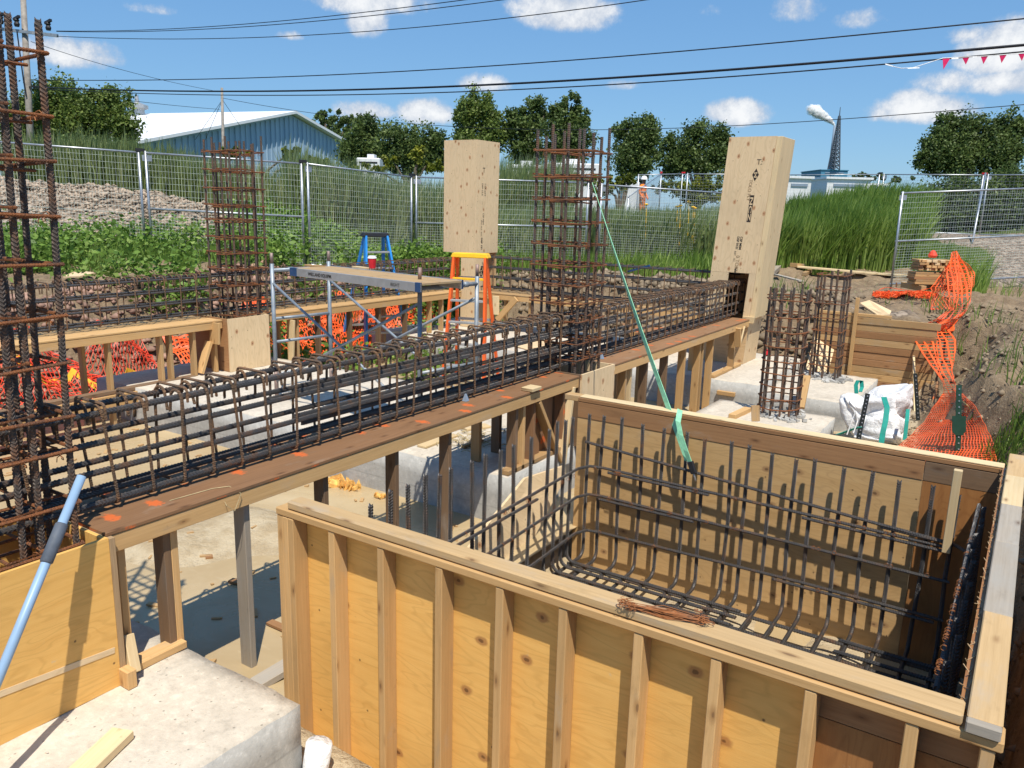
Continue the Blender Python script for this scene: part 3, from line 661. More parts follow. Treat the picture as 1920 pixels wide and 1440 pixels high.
beam_cage('beam_rebar_cage', 'far left beam cage in front of the weedy soil bank', TF, 2.2, 11.35, 0, .24, 1.128, 1.63, (1.15, 1.30, 1.45, 1.60), .2, ribs=False, gap=(6.35, 6.85), mats=('steel_dark', 'steel_brown'))
TB = lambda a, b_, z: (a, 11.58+b_, z)
beam_cage('beam_rebar_cage', 'rear beam cage spanning between the two plywood column boxes', TB, -8.25, -3.7, 0, .24, 1.128, 1.70, (1.15, 1.33, 1.5, 1.67), .2, ribs=False, hooks=0, mats=('steel_dark', 'steel_brown'))

def beam_form(label, T, segs, width, zt, posts, backposts, foot, front='lumber', plank='lumber_brown'):
    root = thing('beam_formwork', label, 'formwork', T(segs[0][0], 0, 0), 'timber beam forms on posts')
    def bx(nm, mt, a0, a1, b0, b1, z0, z1, bev=.003):
        p0 = np.array(T(a0, b0, z0)); p1 = np.array(T(a1, b1, z1)); m_ = MB(); m_.box(p0, p1); return m_.build(nm, M[mt], root, bev)
    for i, (a0, a1) in enumerate(segs):
        bx('soffit_plank', plank, a0, a1, -.004, .285, zt-.02, zt); bx('soffit_plank', plank, a0, a1, .288, width, zt-.02, zt-.002)
        bx('side_board', front, a0, a1, 0, .038, zt-.107, zt-.022); bx('side_board', 'lumber_old', a0, a1, width-.038, width, zt-.107, zt-.023)
    for a, mt in posts: bx('post', mt, a-.019, a+.019, .04, .129, foot(a, 0), zt-.022)
    for a, mt in backposts: bx('post', mt, a-.019, a+.019, width-.13, width-.04, foot(a, 1), zt-.022)
    return root, bx
def zf_near(y, _): return .352 if y < 2.16 else (.432 if 5.12 < y < 7.33 else (.432 if y > 9.97 else -.02))
TNf = lambda a, b_, z: (-3.3-b_, a, z)
def ypost(px, py): return ux(px, py, -3.38)[1]
posts = [(1.9, 'lumber'), (2.13, 'lumber_dark'), (2.17, 'lumber'), (ypost(455, 985), 'lumber_grey'), (ypost(603, 915), 'lumber_dark'), (ypost(736, 862), 'lumber_dark'), (ypost(836, 825), 'lumber_dark'), (5.25, 'lumber_dark'), (5.36, 'lumber'), (5.52, 'lumber_brown'), (6.02, 'lumber_brown'), (6.13, 'lumber'),
         (7.0, 'lumber_dark'), (7.28, 'lumber_old'), (7.40, 'lumber_pale'), (7.8, 'lumber_dark'), (8.35, 'lumber_dark'), (8.9, 'lumber'), (9.4, 'lumber'), (9.5, 'lumber_old'), (9.86, 'lumber'), (10.75, 'lumber_old')]
backp = [(5.3, 'lumber_old'), (5.6, 'lumber_dark'), (6.05, 'lumber_dark'), (7.2, 'lumber'), (7.9, 'lumber_old'), (8.6, 'lumber_old'), (9.3, 'lumber'), (10.3, 'lumber')]
nf, bx = beam_form('near beam form of brown planks with orange paint marks, standing on posts', TNf, [(1.812, 6.195), (6.865, 11.19)], .56, 1.09, posts, backp, zf_near, 'lumber', 'lumber_brown')
bx('sill', 'lumber', 1.83, 2.175, .0, .089, .353, .391); bx('sill', 'lumber_old', 5.14, 6.15, .04, .129, .432, .47); bx('sill', 'lumber', 10.0, 11.1, .04, .129, .433, .47)
bx('block', 'lumber', 1.80, 1.845, -.1, -.03, .351, .44); bx('block', 'lumber_pale', 5.36, 5.5, -.03, .08, 1.093, 1.12)
def strut(mt, p, q, w=.038, h=.089, nm='brace', par=None):
    m_ = MB(); m_.bar(p, q, w, h, (1, 0, 0)); return m_.build(nm, M[mt], par or nf, .003)
strut('lumber', ux(1005, 752, -3.345), ux(1047, 862, -3.345), .038, .085); strut('lumber_pale', ux(1070, 725, -3.33), ux(1052, 868, -3.33), .038, .085)
strut('lumber_brown', (-3.42, 5.62, .47), (-3.42, 5.62, .97), .2, .03, 'gusset'); strut('lumber_brown', (-3.44, 5.86, .47), (-3.44, 5.86, .97), .2, .03, 'gusset')
strut('lumber_pale', (-3.26, 1.86, .39), (-3.33, 1.88, .55), .05, .07, 'wedge')
strut('lumber', uy(1345, 735, 9.93), uy(1378, 740, 9.93), .06, .05, 'cleat')
strut('lumber', ux(1383, 615, -3.28), ux(1383, 650, -3.28), .03, .09, 'gusset'); strut('lumber_pale', ux(1396, 612, -3.29), ux(1388, 645, -3.29), .02, .02, 'brace')
TFf = lambda a, b_, z: (-8.38-b_, a, z)
def pf(px, py): return ux(px, py, -8.45)[1]
fposts = [(pf(203, 660), 'lumber_old'), (pf(300, 645), 'lumber_old'), (pf(318, 645), 'lumber_old'), (pf(362, 640), 'lumber_old'), (pf(402, 640), 'lumber'), (pf(545, 610), 'lumber'), (pf(556, 610), 'lumber_old'), (pf(597, 605), 'lumber_dark'), (pf(656, 596), 'lumber_dark'), (pf(710, 590), 'lumber_dark'), (pf(760, 582), 'lumber_dark'), (pf(806, 575), 'lumber'), (pf(828, 572), 'lumber_old'), (3.2, 'lumber_old')]
ff, bxf = beam_form('far left beam form with light board edge and open posts', TFf, [(2.2, 6.30), (6.95, 11.25)], .6, 1.085, fposts, [(3.6, 'lumber_old'), (4.8, 'lumber_old'), (7.6, 'lumber_old'), (8.6, 'lumber_old'), (9.8, 'lumber_old')], lambda y, k: (.432 if 5.12 < y < 7.33 else (.432 if y > 9.97 else .0)), 'lumber', 'lumber')
bxf('sill', 'lumber_dark', 2.2, 5.9, .02, .12, .40, .44); bxf('sill', 'lumber', 2.2, 6.1, -.02, .018, .25, .395)
strut('lumber', ux(375, 700, -8.43), ux(392, 640, -8.43), .04, .11, par=ff); strut('lumber', ux(403, 605, -8.35), ux(403, 645, -8.35), .03, .17, 'gusset', ff); strut('lumber_pale', ux(548, 600, -8.36), ux(546, 680, -8.36), .03, .09, 'gusset', ff)
TBf = lambda a, b_, z: (a, 11.4+b_, z)
bf, bxb = beam_form('rear beam form under the cage between the plywood column boxes', TBf, [(-8.19, -3.87)], .6, 1.085, [(-7.95, 'lumber'), (-7.6, 'lumber_old'), (-7.1, 'lumber_old'), (-6.5, 'lumber'), (-5.9, 'lumber_old'), (-5.2, 'lumber'), (-4.5, 'lumber'), (-4.1, 'lumber_old')], [(-7, 'lumber_old'), (-5.5, 'lumber_old')], lambda a, k: .432, 'lumber', 'lumber_old')
strut('lumber', uy(932, 600, 11.36), uy(968, 560, 11.36), .04, .1, par=bf); strut('lumber_pale', uy(930, 555, 11.35), uy(930, 590, 11.35), .03, .12, 'gusset', bf)

# ---------------- plywood boxes and columns ----------------
def ply_box(label, x0, x1, y0, y1, z0, z1, m_side, m_front, seam=None, gap=None):
    t = thing('column_form', label, 'column form', ((x0+x1)/2, (y0+y1)/2, z0), 'plywood column forms'); th = .018
    if seam is None: one('side_panel', m_side, t, (x1-th, y0, z0), (x1, y1, z1), 0)
    else:
        one('side_panel', m_side, t, (x1-th, y0, z0), (x1, seam, z1), 0); one('side_panel', m_side, t, (x1-th, seam+.003, z0), (x1, y1, z1), 0)
    one('back_panel', m_side, t, (x0, y1-th, z0), (x1-th-.001, y1, z1-.001), 0); one('side_panel', m_side, t, (x0, y0+th+.001, z0), (x0+th, y1-th-.001, z1-.001), 0)
    one('front_panel', m_front, t, (x0+.001, y0+.001, z0), (x1-th-.001, y0+th, z1-.002), 0); return t
cl = ply_box('low plywood column box at the left edge with a pale paint stripe', -3.92, -3.27, .62, 1.808, .352, 1.075, 'ply_orange', 'lumber_brown')
b = MB(); p, q = ux(0, 1285, -3.268), ux(200, 1222, -3.268); b.bar((-3.2685, .95, p[2]-.01), (-3.2685, 1.79, q[2]-.01), .0025, .028, (0, 0, 1)); b.build('paint_stripe', M['ply_pale'], cl)
one('corner_strip', 'ply_edge', cl, (-3.31, 1.809, .36), (-3.266, 1.835, 1.07), 0)
for y in (1.2, 1.5): one('kicker', 'lumber_old', cl, (-3.9, y, .353), (-3.4, y+.03, .39))
ply_box('low pale plywood column box between the near beam and the pit form', -3.93, -3.272, 6.2, 6.86, .432, 1.10, 'ply_pale', 'lumber_dark', 6.43)
ply_box('low plywood column box under the far left rebar column', -8.98, -8.28, 6.31, 6.94, .432, 1.10, 'ply_pale', 'lumber_red')
# ---------------- column rebar cages ----------------
def col_cage(label, cx, cy, sx, sy, z0, ztops, ties, r=.0138, per=3, ribs=False, lean=(0, 0), mats=('steel_col', 'steel_rust'), tie_r=.0075, round_=False, nb=10, inner=True, extra=()):
    t = thing('rebar_column', label, 'rebar column', (cx, cy, z0), 'rebar columns')
    pos = []
    if round_:
        pos = [(cx+sx/2*math.cos(a), cy+sx/2*math.sin(a)) for a in np.arange(nb)*2*math.pi/nb+.2]
    else:
        for i in range(per):
            f = i/(per-1)-.5; pos += [(cx+f*sx, cy-sy/2), (cx+f*sx, cy+sy/2)]
            if 0 < i < per-1: pos += [(cx-sx/2, cy+f*sy), (cx+sx/2, cy+f*sy)]
    zt = ztops; pos += list(extra)
    for (x, y) in pos:
        z1 = zt+random.uniform(-.06, .05); L = z1-z0; m_ = MB()
        P = [(x+random.uniform(-.006, .006)+lean[0]*(z-z0), y+random.uniform(-.006, .006)+lean[1]*(z-z0), z) for z in np.linspace(z0, z1, 5)]
        (m_.ribbed(P, r, .0175, 8, .17) if ribs else m_.tube(P, r, 7)); m_.build('vertical_bar', M[mats[0]], t)
    for z in ties:
        m_ = MB(); g = r+tie_r; dx, dy = lean[0]*(z-z0), lean[1]*(z-z0)
        j = lambda: random.uniform(-.012, .012)
        if round_:
            P = [(cx+dx+(sx/2+g)*math.cos(a), cy+dy+(sx/2+g)*math.sin(a), z+j()*.6) for a in np.linspace(0, 2*math.pi, 11)+.2]; m_.tube(P, tie_r, 6); P = [(p[0], p[1], p[2]+.03) for p in P]
            if random.random() < .5: m_.tube(P[:6], tie_r, 6)
        else:
            X0, X1, Y0, Y1 = cx-sx/2-g+dx, cx+sx/2+g+dx, cy-sy/2-g+dy, cy+sy/2+g+dy
            c = random.choice([(X0, Y0), (X1, Y0), (X1, Y1), (X0, Y1)])
            P = [(X0, Y0, z+j()), (X1, Y0, z+j()), (X1, Y1, z+j()), (X0, Y1, z+j()), (X0, Y0, z+.016), (X0+.06, Y0+.07, z+.012)]
            (m_.ribbed(P, tie_r, .012, 6, .15) if ribs else m_.tube(P, tie_r, 6))
            if not inner: m_.build('tie', M[mats[1]], t); continue
            zz = z+.018
            P = [(X0, cy-sy/6+dy, zz+j()), (X1, cy-sy/6+dy, zz+j()), (X1, cy+sy/6+dy, zz+j()), (X0, cy+sy/6+dy, zz+j()), (X0, cy-sy/6+dy, zz)]; m_.tube(P, tie_r, 6)
            zz = z-.018
            P = [(cx-sx/6+dx, Y0, zz+j()), (cx-sx/6+dx, Y1, zz+j()), (cx+sx/6+dx, Y1, zz+j()), (cx+sx/6+dx, Y0, zz+j()), (cx-sx/6+dx, Y0, zz)]; m_.tube(P, tie_r, 6)
        m_.build('tie', M[mats[1]], t)
        m_ = MB()
        for (x, y) in random.sample(pos, 3):
            q = [np.array([x+dx, y+dy, z])+np.array([math.cos(s*2)*.02+.004*s, -.02-.008*s, math.sin(s*2)*.016-.006*s]) for s in np.linspace(0, 5, 10)]; m_.tube(q, .0018 if not ribs else .0022, 4)
        tag(m_.build('tie_wire', M['wire_rust'], t), kind='stuff')
    return t
TZ = [3.08, 2.86, 2.67, 2.47, 2.27, 2.05, 1.85, 1.63, 1.47, 1.24, 1.05]
col_cage('tall rusty rebar column cut by the left edge of the picture', -3.62, 1.50, .44, .44, .36, 3.22, TZ, .0128, 3, True, (.0, .022), extra=[(-3.41, 1.575), (-3.47, 1.60)])
col_cage('tall rebar column between the plywood column boxes, tied to the green strap', -3.62, 6.50, .47, .47, .44, 3.22, [3.03, 2.82, 2.62, 2.42, 2.23, 2.05, 1.88, 1.72, 1.55, 1.36, 1.2, .9], .0138, 4, False)
col_cage('tall rebar column on the far left plywood box, in front of the blue barn', -8.56, 6.72, .48, .48, .44, 3.27, [3.11, 2.89, 2.67, 2.47, 2.29, 2.08, 1.89, 1.69, 1.49, 1.3, 1.12], .0138, 4, False)
col_cage('low round rebar cage standing on the small pad behind the pit form', -2.22, 8.92, .42, .42, .34, 1.77, [1.64, 1.46, 1.3, 1.14, .98, .84, .7, .56, .45], .0125, 3, False, (.0, 0), ('steel_col', 'steel_rust'), .0075, True, 13)
col_cage('low square rebar cage with three bars a side, near the lumber scraps', -2.27, 11.45, .33, .36, .34, 1.80, [1.76, 1.58, 1.39, 1.2, 1.02, .84, .68, .54], .0155, 3, False, (-.015, 0), ('steel_col', 'steel_rust'), .007, inner=False)
for cx, cy, lab in ((-2.2, 8.92, 'rough mortar collar round the foot of the round cage'), (-2.24, 11.42, 'rough mortar collar round the foot of the square cage')):
    m_ = MB()
    for i in range(90):
        a, rr = random.uniform(0, 6.28), random.uniform(.1, .34); s = random.uniform(.012, .035)
        m_.obox((cx+rr*math.cos(a), cy+rr*math.sin(a), .355+s*.3), (math.cos(a*3), math.sin(a*3), .3), (-math.sin(a*3), math.cos(a*3), 0), (0, 0, 1), s*2, s*1.5, s)
    tag(m_.build('mortar_rubble', M['concrete_grey']), lab, 'mortar', kind='stuff')

# ---------------- tall plywood column boxes ----------------
def shear(t, z0, kx, ky=0):
    for o in [c for c in t.children]:
        for v in o.data.vertices: zz = v.co.z; v.co.x += kx*zz; v.co.y += ky*zz
def pbox(t, nm, mt, p0, p1): return one(nm, mt, t, p0, p1, 0)
def text_mesh(s_, size, org, xd, yd, mt, name, parent, bold=0.):
    c = bpy.data.curves.new('lettering', 'FONT'); c.body = s_; c.size = size; c.offset = bold
    o = bpy.data.objects.new('lettering', c); me = bpy.data.meshes.new_from_object(o); bpy.data.objects.remove(o)
    X, Y = np.array(xd, float), np.array(yd, float); base = WLOC.get(parent.name, np.zeros(3)) if parent else np.zeros(3)
    co = np.empty(len(me.vertices)*3); me.vertices.foreach_get('co', co); co = co.reshape(-1, 3)
    V = np.array(org)[None]+co[:, :1]*X+co[:, 1:2]*Y-base; me.vertices.foreach_set('co', V.ravel()); me.materials.clear(); me.materials.append(M[mt]); me.update()
    r_ = bpy.data.objects.new(name, me); _link(r_, parent); WLOC[r_.name] = base; return r_
cb = thing('column_form', 'tall pale plywood column box leaning right, with a black diamond mark and ink print', 'column form', (-3.68, 11.5, .433), 'plywood column forms')
x0, x1, y0, y1, z0, z1 = -4.0, -3.355, 11.2, 11.84, .433, 3.55
pbox(cb, 'front_panel', 'ply_pale', (x0, y0, 1.72), (x1, y0+.018, z1)); pbox(cb, 'front_panel', 'ply_pale', (x0, y0+.001, 1.07), (-3.74, y0+.018, 1.718)); pbox(cb, 'front_panel', 'ply_pale', (-3.45, y0+.001, 1.07), (x1, y0+.018, 1.718))
pbox(cb, 'front_panel', 'ply_tan', (x0, y0+.004, z0), (x1, y0+.022, 1.068))
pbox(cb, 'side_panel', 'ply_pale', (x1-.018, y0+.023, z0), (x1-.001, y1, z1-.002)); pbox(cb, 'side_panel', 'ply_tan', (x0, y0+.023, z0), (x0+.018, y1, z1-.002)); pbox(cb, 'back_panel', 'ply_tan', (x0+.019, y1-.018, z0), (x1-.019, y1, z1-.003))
one('side_stud', 'lumber_pale', cb, (x1+.001, y0+.002, 1.1), (x1+.075, y1-.002, z1-.004))
one('ledge', 'lumber_pale', cb, (-3.44, y0-.04, 1.035), (x1+.08, y0-.002, 1.125))
m_ = MB(); cx, cz = -3.565, 3.05
for k, (a, b_) in enumerate(((.045, .085),)): m_.prism([(cx-a, y0-.0015, cz), (cx, y0-.0015, cz-b_), (cx+a, y0-.0015, cz), (cx, y0-.0015, cz+b_)], (0, .001, 0))
m_.build('diamond_mark', M['ink'], cb)
m_ = MB()
for (dx, dz) in ((-.012, .022), (.012, .024), (0, -.004), (-.01, -.028), (.012, -.03)): m_.prism([(cx+dx-.009, y0-.003, cz+dz-.008), (cx+dx+.009, y0-.003, cz+dz-.008), (cx+dx+.009, y0-.003, cz+dz+.009), (cx+dx-.009, y0-.003, cz+dz+.009)], (0, .001, 0))
m_.build('diamond_mark', M['ply_pale'], cb)
D, U_ = (0, 0, -1), (1, 0, 0)
for s_, sz, xx, zz, mt, bo in (('T:', .10, -3.575, 3.185, 'ink', .0), ('TOLO PLY', .062, -3.635, 2.99, 'ink_faint', 0), ('CSP MEM', .045, -3.645, 2.22, 'ink', .001), ('DSP 0121', .045, -3.69, 2.22, 'ink', .001), ('EXT   151', .036, -3.70, 2.02, 'ink', 0), ('0 TOKS', .07, -3.665, 1.96, 'ink_faint', 0), ('and', .05, -3.66, 1.70+.08, 'ink', .001)):
    text_mesh(s_, sz, (xx, y0-.002, zz), (1, 0, 0) if s_ == 'T:' else D, (0, 0, 1) if s_ == 'T:' else U_, mt, 'stamp', cb, bo)
m_ = MB(); m_.box((-3.595, y0-.002, 2.42), (-3.54, y0-.0005, 2.78)); m_.build('stamp', M['ink'], cb); text_mesh('NCZ', .058, (-3.588, y0-.0035, 2.76), (0, 0, -2.6), (1, 0, 0), 'ply_pale', 'stamp', cb, .001)
shear(cb, 0, .062)
ca = thing('column_form', 'tall pale upright plywood column box behind the yellow topped ladder', 'column form', (-8.57, 11.7, .433), 'plywood column forms')
x0, x1, y0, y1, z0, z1 = -8.92, -8.22, 11.42, 12.1, .433, 3.63
pbox(ca, 'front_panel', 'ply_pale', (x0, y0, 1.73), (x1-.019, y0+.018, z1)); pbox(ca, 'front_panel', 'ply_pale', (-8.53, y0+.001, z0), (x1-.019, y0+.018, 1.728))
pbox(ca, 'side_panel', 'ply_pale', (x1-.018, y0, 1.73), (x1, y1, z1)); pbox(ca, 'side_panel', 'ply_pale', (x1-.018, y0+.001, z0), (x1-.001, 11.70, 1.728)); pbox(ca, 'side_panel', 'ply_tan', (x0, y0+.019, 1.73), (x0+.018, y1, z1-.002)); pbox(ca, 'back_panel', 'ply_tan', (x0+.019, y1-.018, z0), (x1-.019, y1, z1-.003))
DX = lambda s_, sz, yy, zz, mt, bo=0.: text_mesh(s_, sz, (x1+.002, yy, zz), (0, 0, -1), (0, 1, 0), mt, 'stamp', ca, bo)
text_mesh('T', .12, (x1+.002, 11.6, 3.1), (0, 1, 0), (0, 0, 1), 'ink', 'stamp', ca); DX('CSA EXT', .055, 11.66, 2.92, 'ink'); DX('DFP 15.5', .055, 11.58, 2.92, 'ink'); DX('---', .06, 11.58, 2.62, 'ink'); DX('CSP MEM', .05, 11.62, 2.42, 'ink'); DX('0121 PLY  EXT', .045, 11.57, 2.3, 'ink'); DX('DSP 151', .06, 11.58, 2.0, 'ink', .002)
m_ = MB(); cy_, cz = 11.6, 1.40; m_.prism([(x1+.0015, cy_-.06, cz), (x1+.0015, cy_, cz-.1), (x1+.0015, cy_+.06, cz), (x1+.0015, cy_, cz+.1)], (-.001, 0, 0)); m_.build('diamond_mark', M['ink'], ca)
m_ = MB()
for (dx, dz) in ((-.015, .025), (.015, .027), (0, -.004), (-.012, -.03), (.014, -.032)): m_.prism([(x1+.003, cy_+dx-.01, cz+dz-.009), (x1+.003, cy_+dx+.01, cz+dz-.009), (x1+.003, cy_+dx+.01, cz+dz+.01), (x1+.003, cy_+dx-.01, cz+dz+.01)], (-.001, 0, 0))
m_.build('diamond_mark', M['ply_pale'], ca)

# ---------------- scaffold, plank, cup, ladders ----------------
sc = thing('scaffold', 'low grey tube scaffold with cross braces carrying a plank, beside the near cage', 'scaffold', (-5.5, 5.8, .43))
zt = 1.84; c4 = {'a': (-6.72, 5.70), 'b': (-6.63, 6.42), 'c': (-4.50, 5.43), 'd': (-4.41, 6.16)}
def tb(nm, P, r=.021, mt='galv_dull', par=sc, n=10):
    m_ = MB(); m_.tube(P, r, n); return m_.build(nm, M[mt], par, smooth=True)
for k, (x, y) in c4.items():
    tb('leg', [(x, y, .435), (x, y, zt+.06)]); tb('coupling_pin', [(x, y, zt+.061), (x, y, zt+.17)], .017, 'galv_rust'); tb('leg_base', [(x, y, .43), (x, y, .75)], .0225, 'galv_rust')
for p, q in (('a', 'b'), ('c', 'd')):
    for z in (zt-.01, 1.32, 1.07, .72): tb('rung', [(*c4[p], z), (*c4[q], z)], .016 if z < 1.8 else .02)
    tb('rung_sleeve', [tuple(np.array((*c4[p], zt-.01))*(1-f)+np.array((*c4[q], zt-.01))*f) for f in (.28, .36)], .027); tb('rung_sleeve', [tuple(np.array((*c4[p], zt-.01))*(1-f)+np.array((*c4[q], zt-.01))*f) for f in (.75, .83)], .027)
for p, q in (('a', 'c'), ('b', 'd')):
    tb('cross_brace', [(*c4[p], 1.70), (*c4[q], .64)], .014); tb('cross_brace', [(*c4[p], .64), (*c4[q], 1.70)], .014)
pk = thing('scaffold_plank', 'plywood decked aluminium plank lying across the scaffold, marked WELLAND EQUIPMENT', 'scaffold plank', (-5.5, 5.9, zt))
pl0 = (uz(572, 508, zt+.06)+uz(596, 497, zt+.06))/2; pl1 = (uz(787, 536, zt+.06)+uz(868, 526, zt+.06))/2; d = nrm(pl1-pl0); n_ = np.cross((0, 0, 1), d)
w2 = .24
m_ = MB(); m_.bar(pl0+n_*.0, pl1, .46, .016); m_.build('deck', M['lumber_top'], pk)
for s in (-1, 1):
    m_ = MB(); m_.bar(pl0+n_*s*w2+np.array((0, 0, -.025)), pl1+n_*s*w2+np.array((0, 0, -.025)), .022, .075); m_.build('side_rail', M['alu'], pk, .002)
    for e, f in ((pl0, d*.11), (pl1, -d*.06)):
        m_ = MB(); m_.bar(e+n_*s*(w2+.003)+np.array((0, 0, -.025)), e+f+n_*s*(w2+.003)+np.array((0, 0, -.025)), .024, .079); m_.build('end_cap', M['navy'], pk)
fr = pl0-n_*(w2+.0135); L_ = np.linalg.norm(pl1-pl0)
text_mesh('WELLAND EQUIPM.', .042, fr+d*.30+np.array((0, 0, -.04)), d, (0, 0, 1), 'ink', 'lettering', pk, .001); text_mesh('RIGHT', .04, fr+d*(L_*.80)+np.array((0, 0, -.04)), d, (0, 0, 1), 'ink', 'lettering', pk)
def lathe(prof, c, n=20, axis=(0, 0, 1)):
    V = []; F = []
    for (r, z) in prof: V += [(c[0]+r*math.cos(a), c[1]+r*math.sin(a), c[2]+z) for a in np.arange(n)*2*math.pi/n]
    for i in range(len(prof)-1):
        for k in range(n): F.append((i*n+k, i*n+(k+1) % n, (i+1)*n+(k+1) % n, (i+1)*n+k))
    F.append(tuple(range(n))[::-1]); F.append(tuple((len(prof)-1)*n+k for k in range(n))); return V, F
cp = uz(698, 503, zt+.066); cu = thing('coffee_cup', 'red paper coffee cup with a white lid on the scaffold plank', 'cup', cp)
m_ = MB(); m_.add(*lathe([(.032, 0), (.043, .10)], cp)); m_.build('cup_body', M['red'], cu, smooth=False)
m_ = MB(); m_.add(*lathe([(.046, .098), (.046, .108), (.040, .112), (.038, .124), (.034, .124)], cp)); m_.build('lid', M['white'], cu)
m_ = MB(); p = uz(676, 502, zt+.066); m_.bar(p-d*.1, p+d*.1, .07, .02); tag(m_.build('lumber_scrap', M['lumber_pale'], None, .002), 'little pale wood scrap beside the red cup', 'lumber scrap')
m_ = MB(); p = uz(590, 499, zt+.066); m_.bar(p-d*.14, p+d*.14, .06, .02); tag(m_.build('lumber_scrap', M['lumber_old'], None, .002), 'brown wood scrap at the left end of the scaffold plank', 'lumber scrap')
def ladder(label, base, zt_, fwd, wtop, wbot, spread_f, spread_b, col, capmat, stepm, nst):
    t = thing('stepladder', label, 'ladder', base); f = nrm(np.array((*fwd, 0))); s_ = np.cross(f, (0, 0, 1)); B = np.array(base, float); top = B+np.array((0, 0, zt_))
    for sd in (-1, 1):
        m_ = MB(); m_.bar(B+f*spread_f+s_*sd*wbot/2, top+f*.05+s_*sd*wtop/2, .034, .095, f); m_.build('front_rail', M[col], t, .003)
        m_ = MB(); m_.bar(B-f*spread_b+s_*sd*(wbot/2+.02), top-f*.05+s_*sd*(wtop/2-.02), .032, .075, f); m_.build('rear_rail', M[col], t, .003)
        m_ = MB(); p = B+f*spread_f+s_*sd*wbot/2; m_.bar(p+np.array((0, 0, 0)), p+np.array((0, 0, .06)), .045, .09, f); m_.build('foot', M['black'], t, .003)
        m_ = MB(); m_.bar(B*.55+top*.45+f*spread_f*.5+s_*sd*wbot*.42, B*.55+top*.45-f*spread_b*.5+s_*sd*wbot*.42, .004, .02); m_.build('spreader', M['alu'], t)
    for k in range(1, nst+1):
        u = k/(nst+1); c = (B+f*spread_f)*(1-u)+(top+f*.05)*u; wd = wbot*(1-u)+wtop*u
        m_ = MB(); m_.bar(c-s_*wd/2, c+s_*wd/2, .085, .028, (0, 0, 1)); m_.build('step', M[stepm if k < nst else ('yellow' if col == 'ladder_orange' else stepm)], t, .002)
        if k % 2: c2 = (B-f*spread_b)*(1-u)+(top-f*.05)*u; m_ = MB(); m_.bar(c2-s_*wd/2, c2+s_*wd/2, .02, .035, (0, 0, 1)); m_.build('rear_brace', M['alu'], t)
    m_ = MB(); m_.obox(top+np.array((0, 0, .02)), s_, f, (0, 0, 1), wtop+.09, .2, .065, taper=.9); m_.build('top_cap', M[capmat], t, .01)
    return t
gp = uw(883, 480, 11.3); ladder('orange fibreglass stepladder with a yellow top in front of the column box', (gp[0], gp[1], .01), gp[2]-.02, (.35, -1), .46, .62, .3, .42, 'ladder_orange', 'yellow', 'alu', 5)
gp = uw(703, 440, 13.0); ladder('blue fibreglass stepladder with a black top on the far bank', (gp[0], gp[1], .25), gp[2]-.27, (.9, -.45), .36, .72, .5, .62, 'blue', 'black', 'alu', 6)

# ---------------- strap, pole, wire bundle, scraps ----------------
A_ = ux(1112, 345, -3.34); B_ = uy(1289, 862, 5.32); A2 = A_+np.array((.01, .02, 0))
m_ = MB(); n = 24; Lp = []; Rp = []
for i in range(n):
    u = i/(n-1); p = A_*(1-u)+B_*u+np.array((0, 0, -.04*math.sin(math.pi*u))); tw = 1.2*u+.3; q = nrm(np.cross(B_-A_, (math.cos(tw), math.sin(tw), .2)))*.024; Lp.append(p-q); Rp.append(p+q)
st = thing('ratchet_strap', 'green webbing strap pulled from the rebar column down to the pit rebar', 'strap', B_)
m_.strip(Lp, Rp); o = m_.build('webbing', M['strap'], st); so = o.modifiers.new('solid', 'SOLIDIFY'); so.thickness = .004
T0 = [uy(1276, 768, 5.42), uy(1272, 790, 5.36), uy(1277, 815, 5.33), uy(1287, 845, 5.31), uy(1295, 868, 5.31)]; m_ = MB(); Lp = [p+np.array((-.022, 0, .004)) for p in T0]; Rp = [p+np.array((.022, -.012, -.004)) for p in T0]; m_.strip(Lp, Rp)
o = m_.build('loose_tail', M['strap'], st); so = o.modifiers.new('solid', 'SOLIDIFY'); so.thickness = .004
rp = uy(1296, 873, 5.305); m_ = MB(); m_.bar(rp+np.array((-.01, 0, .03)), rp+np.array((.025, 0, -.055)), .04, .03, (0, 1, 0)); m_.build('ratchet', M['black'], st, .004); m_ = MB(); m_.tube([rp+np.array((.02, 0, -.05)), rp+np.array((.03, 0, -.075)), rp+np.array((.035, .01, -.10)), rp+np.array((.03, .03, -.115))], .007, 6); m_.build('hook', M['galv'], st)
pa, pb = ux(153, 893, -3.2), ux(-60, 1410, -2.93); u = lambda f: pa*(1-f)+pb*f
pv = thing('tool_pole', 'long blue-grey pole with a dirty grip leaning on the near plywood box', 'pole', pb)
m_ = MB(); m_.tube([u(0), u(1.15)], .0185, 12); m_.build('shaft', M['pvc'], pv, smooth=True); m_ = MB(); m_.tube([u(.195), u(.2), u(.345), u(.35)], [.02, .0245, .0245, .02], 12); m_.build('grip', M['coupling'], pv, smooth=True)
tw_ = thing('tie_wire_bundle', 'bundle of rusty tie wires lying on the front plate of the pit form', 'wire bundle', (-.95, 2.5, 1.142))
pa, pb = uz(1178, 1135, 1.155), uz(1318, 1165, 1.155); m_ = MB()
for i in range(46):
    o1, o2, o3 = [np.array((random.uniform(-.012, .012), random.uniform(-.014, .014), random.uniform(-.008, .012))) for _ in range(3)]; m_.tube([pa+o1, pa*.5+pb*.5+o2*1.5, pb+o3], .0013, 4)
tag(m_.build('wires', M['wire_rust'], tw_), kind='stuff')
m_ = MB()
for e in (pa, pb):
    for i in range(22): a = random.uniform(0, 6.28); c = e+np.array((random.uniform(-.03, .03), random.uniform(-.02, .02), random.uniform(0, .02))); m_.tube([c+.012*np.array((math.cos(a+t), math.sin(a+t)*.7, math.sin(a)*.6)) for t in np.linspace(0, 5.5, 8)], .0013, 4)
tag(m_.build('loops', M['wire_rust'], tw_), kind='stuff')
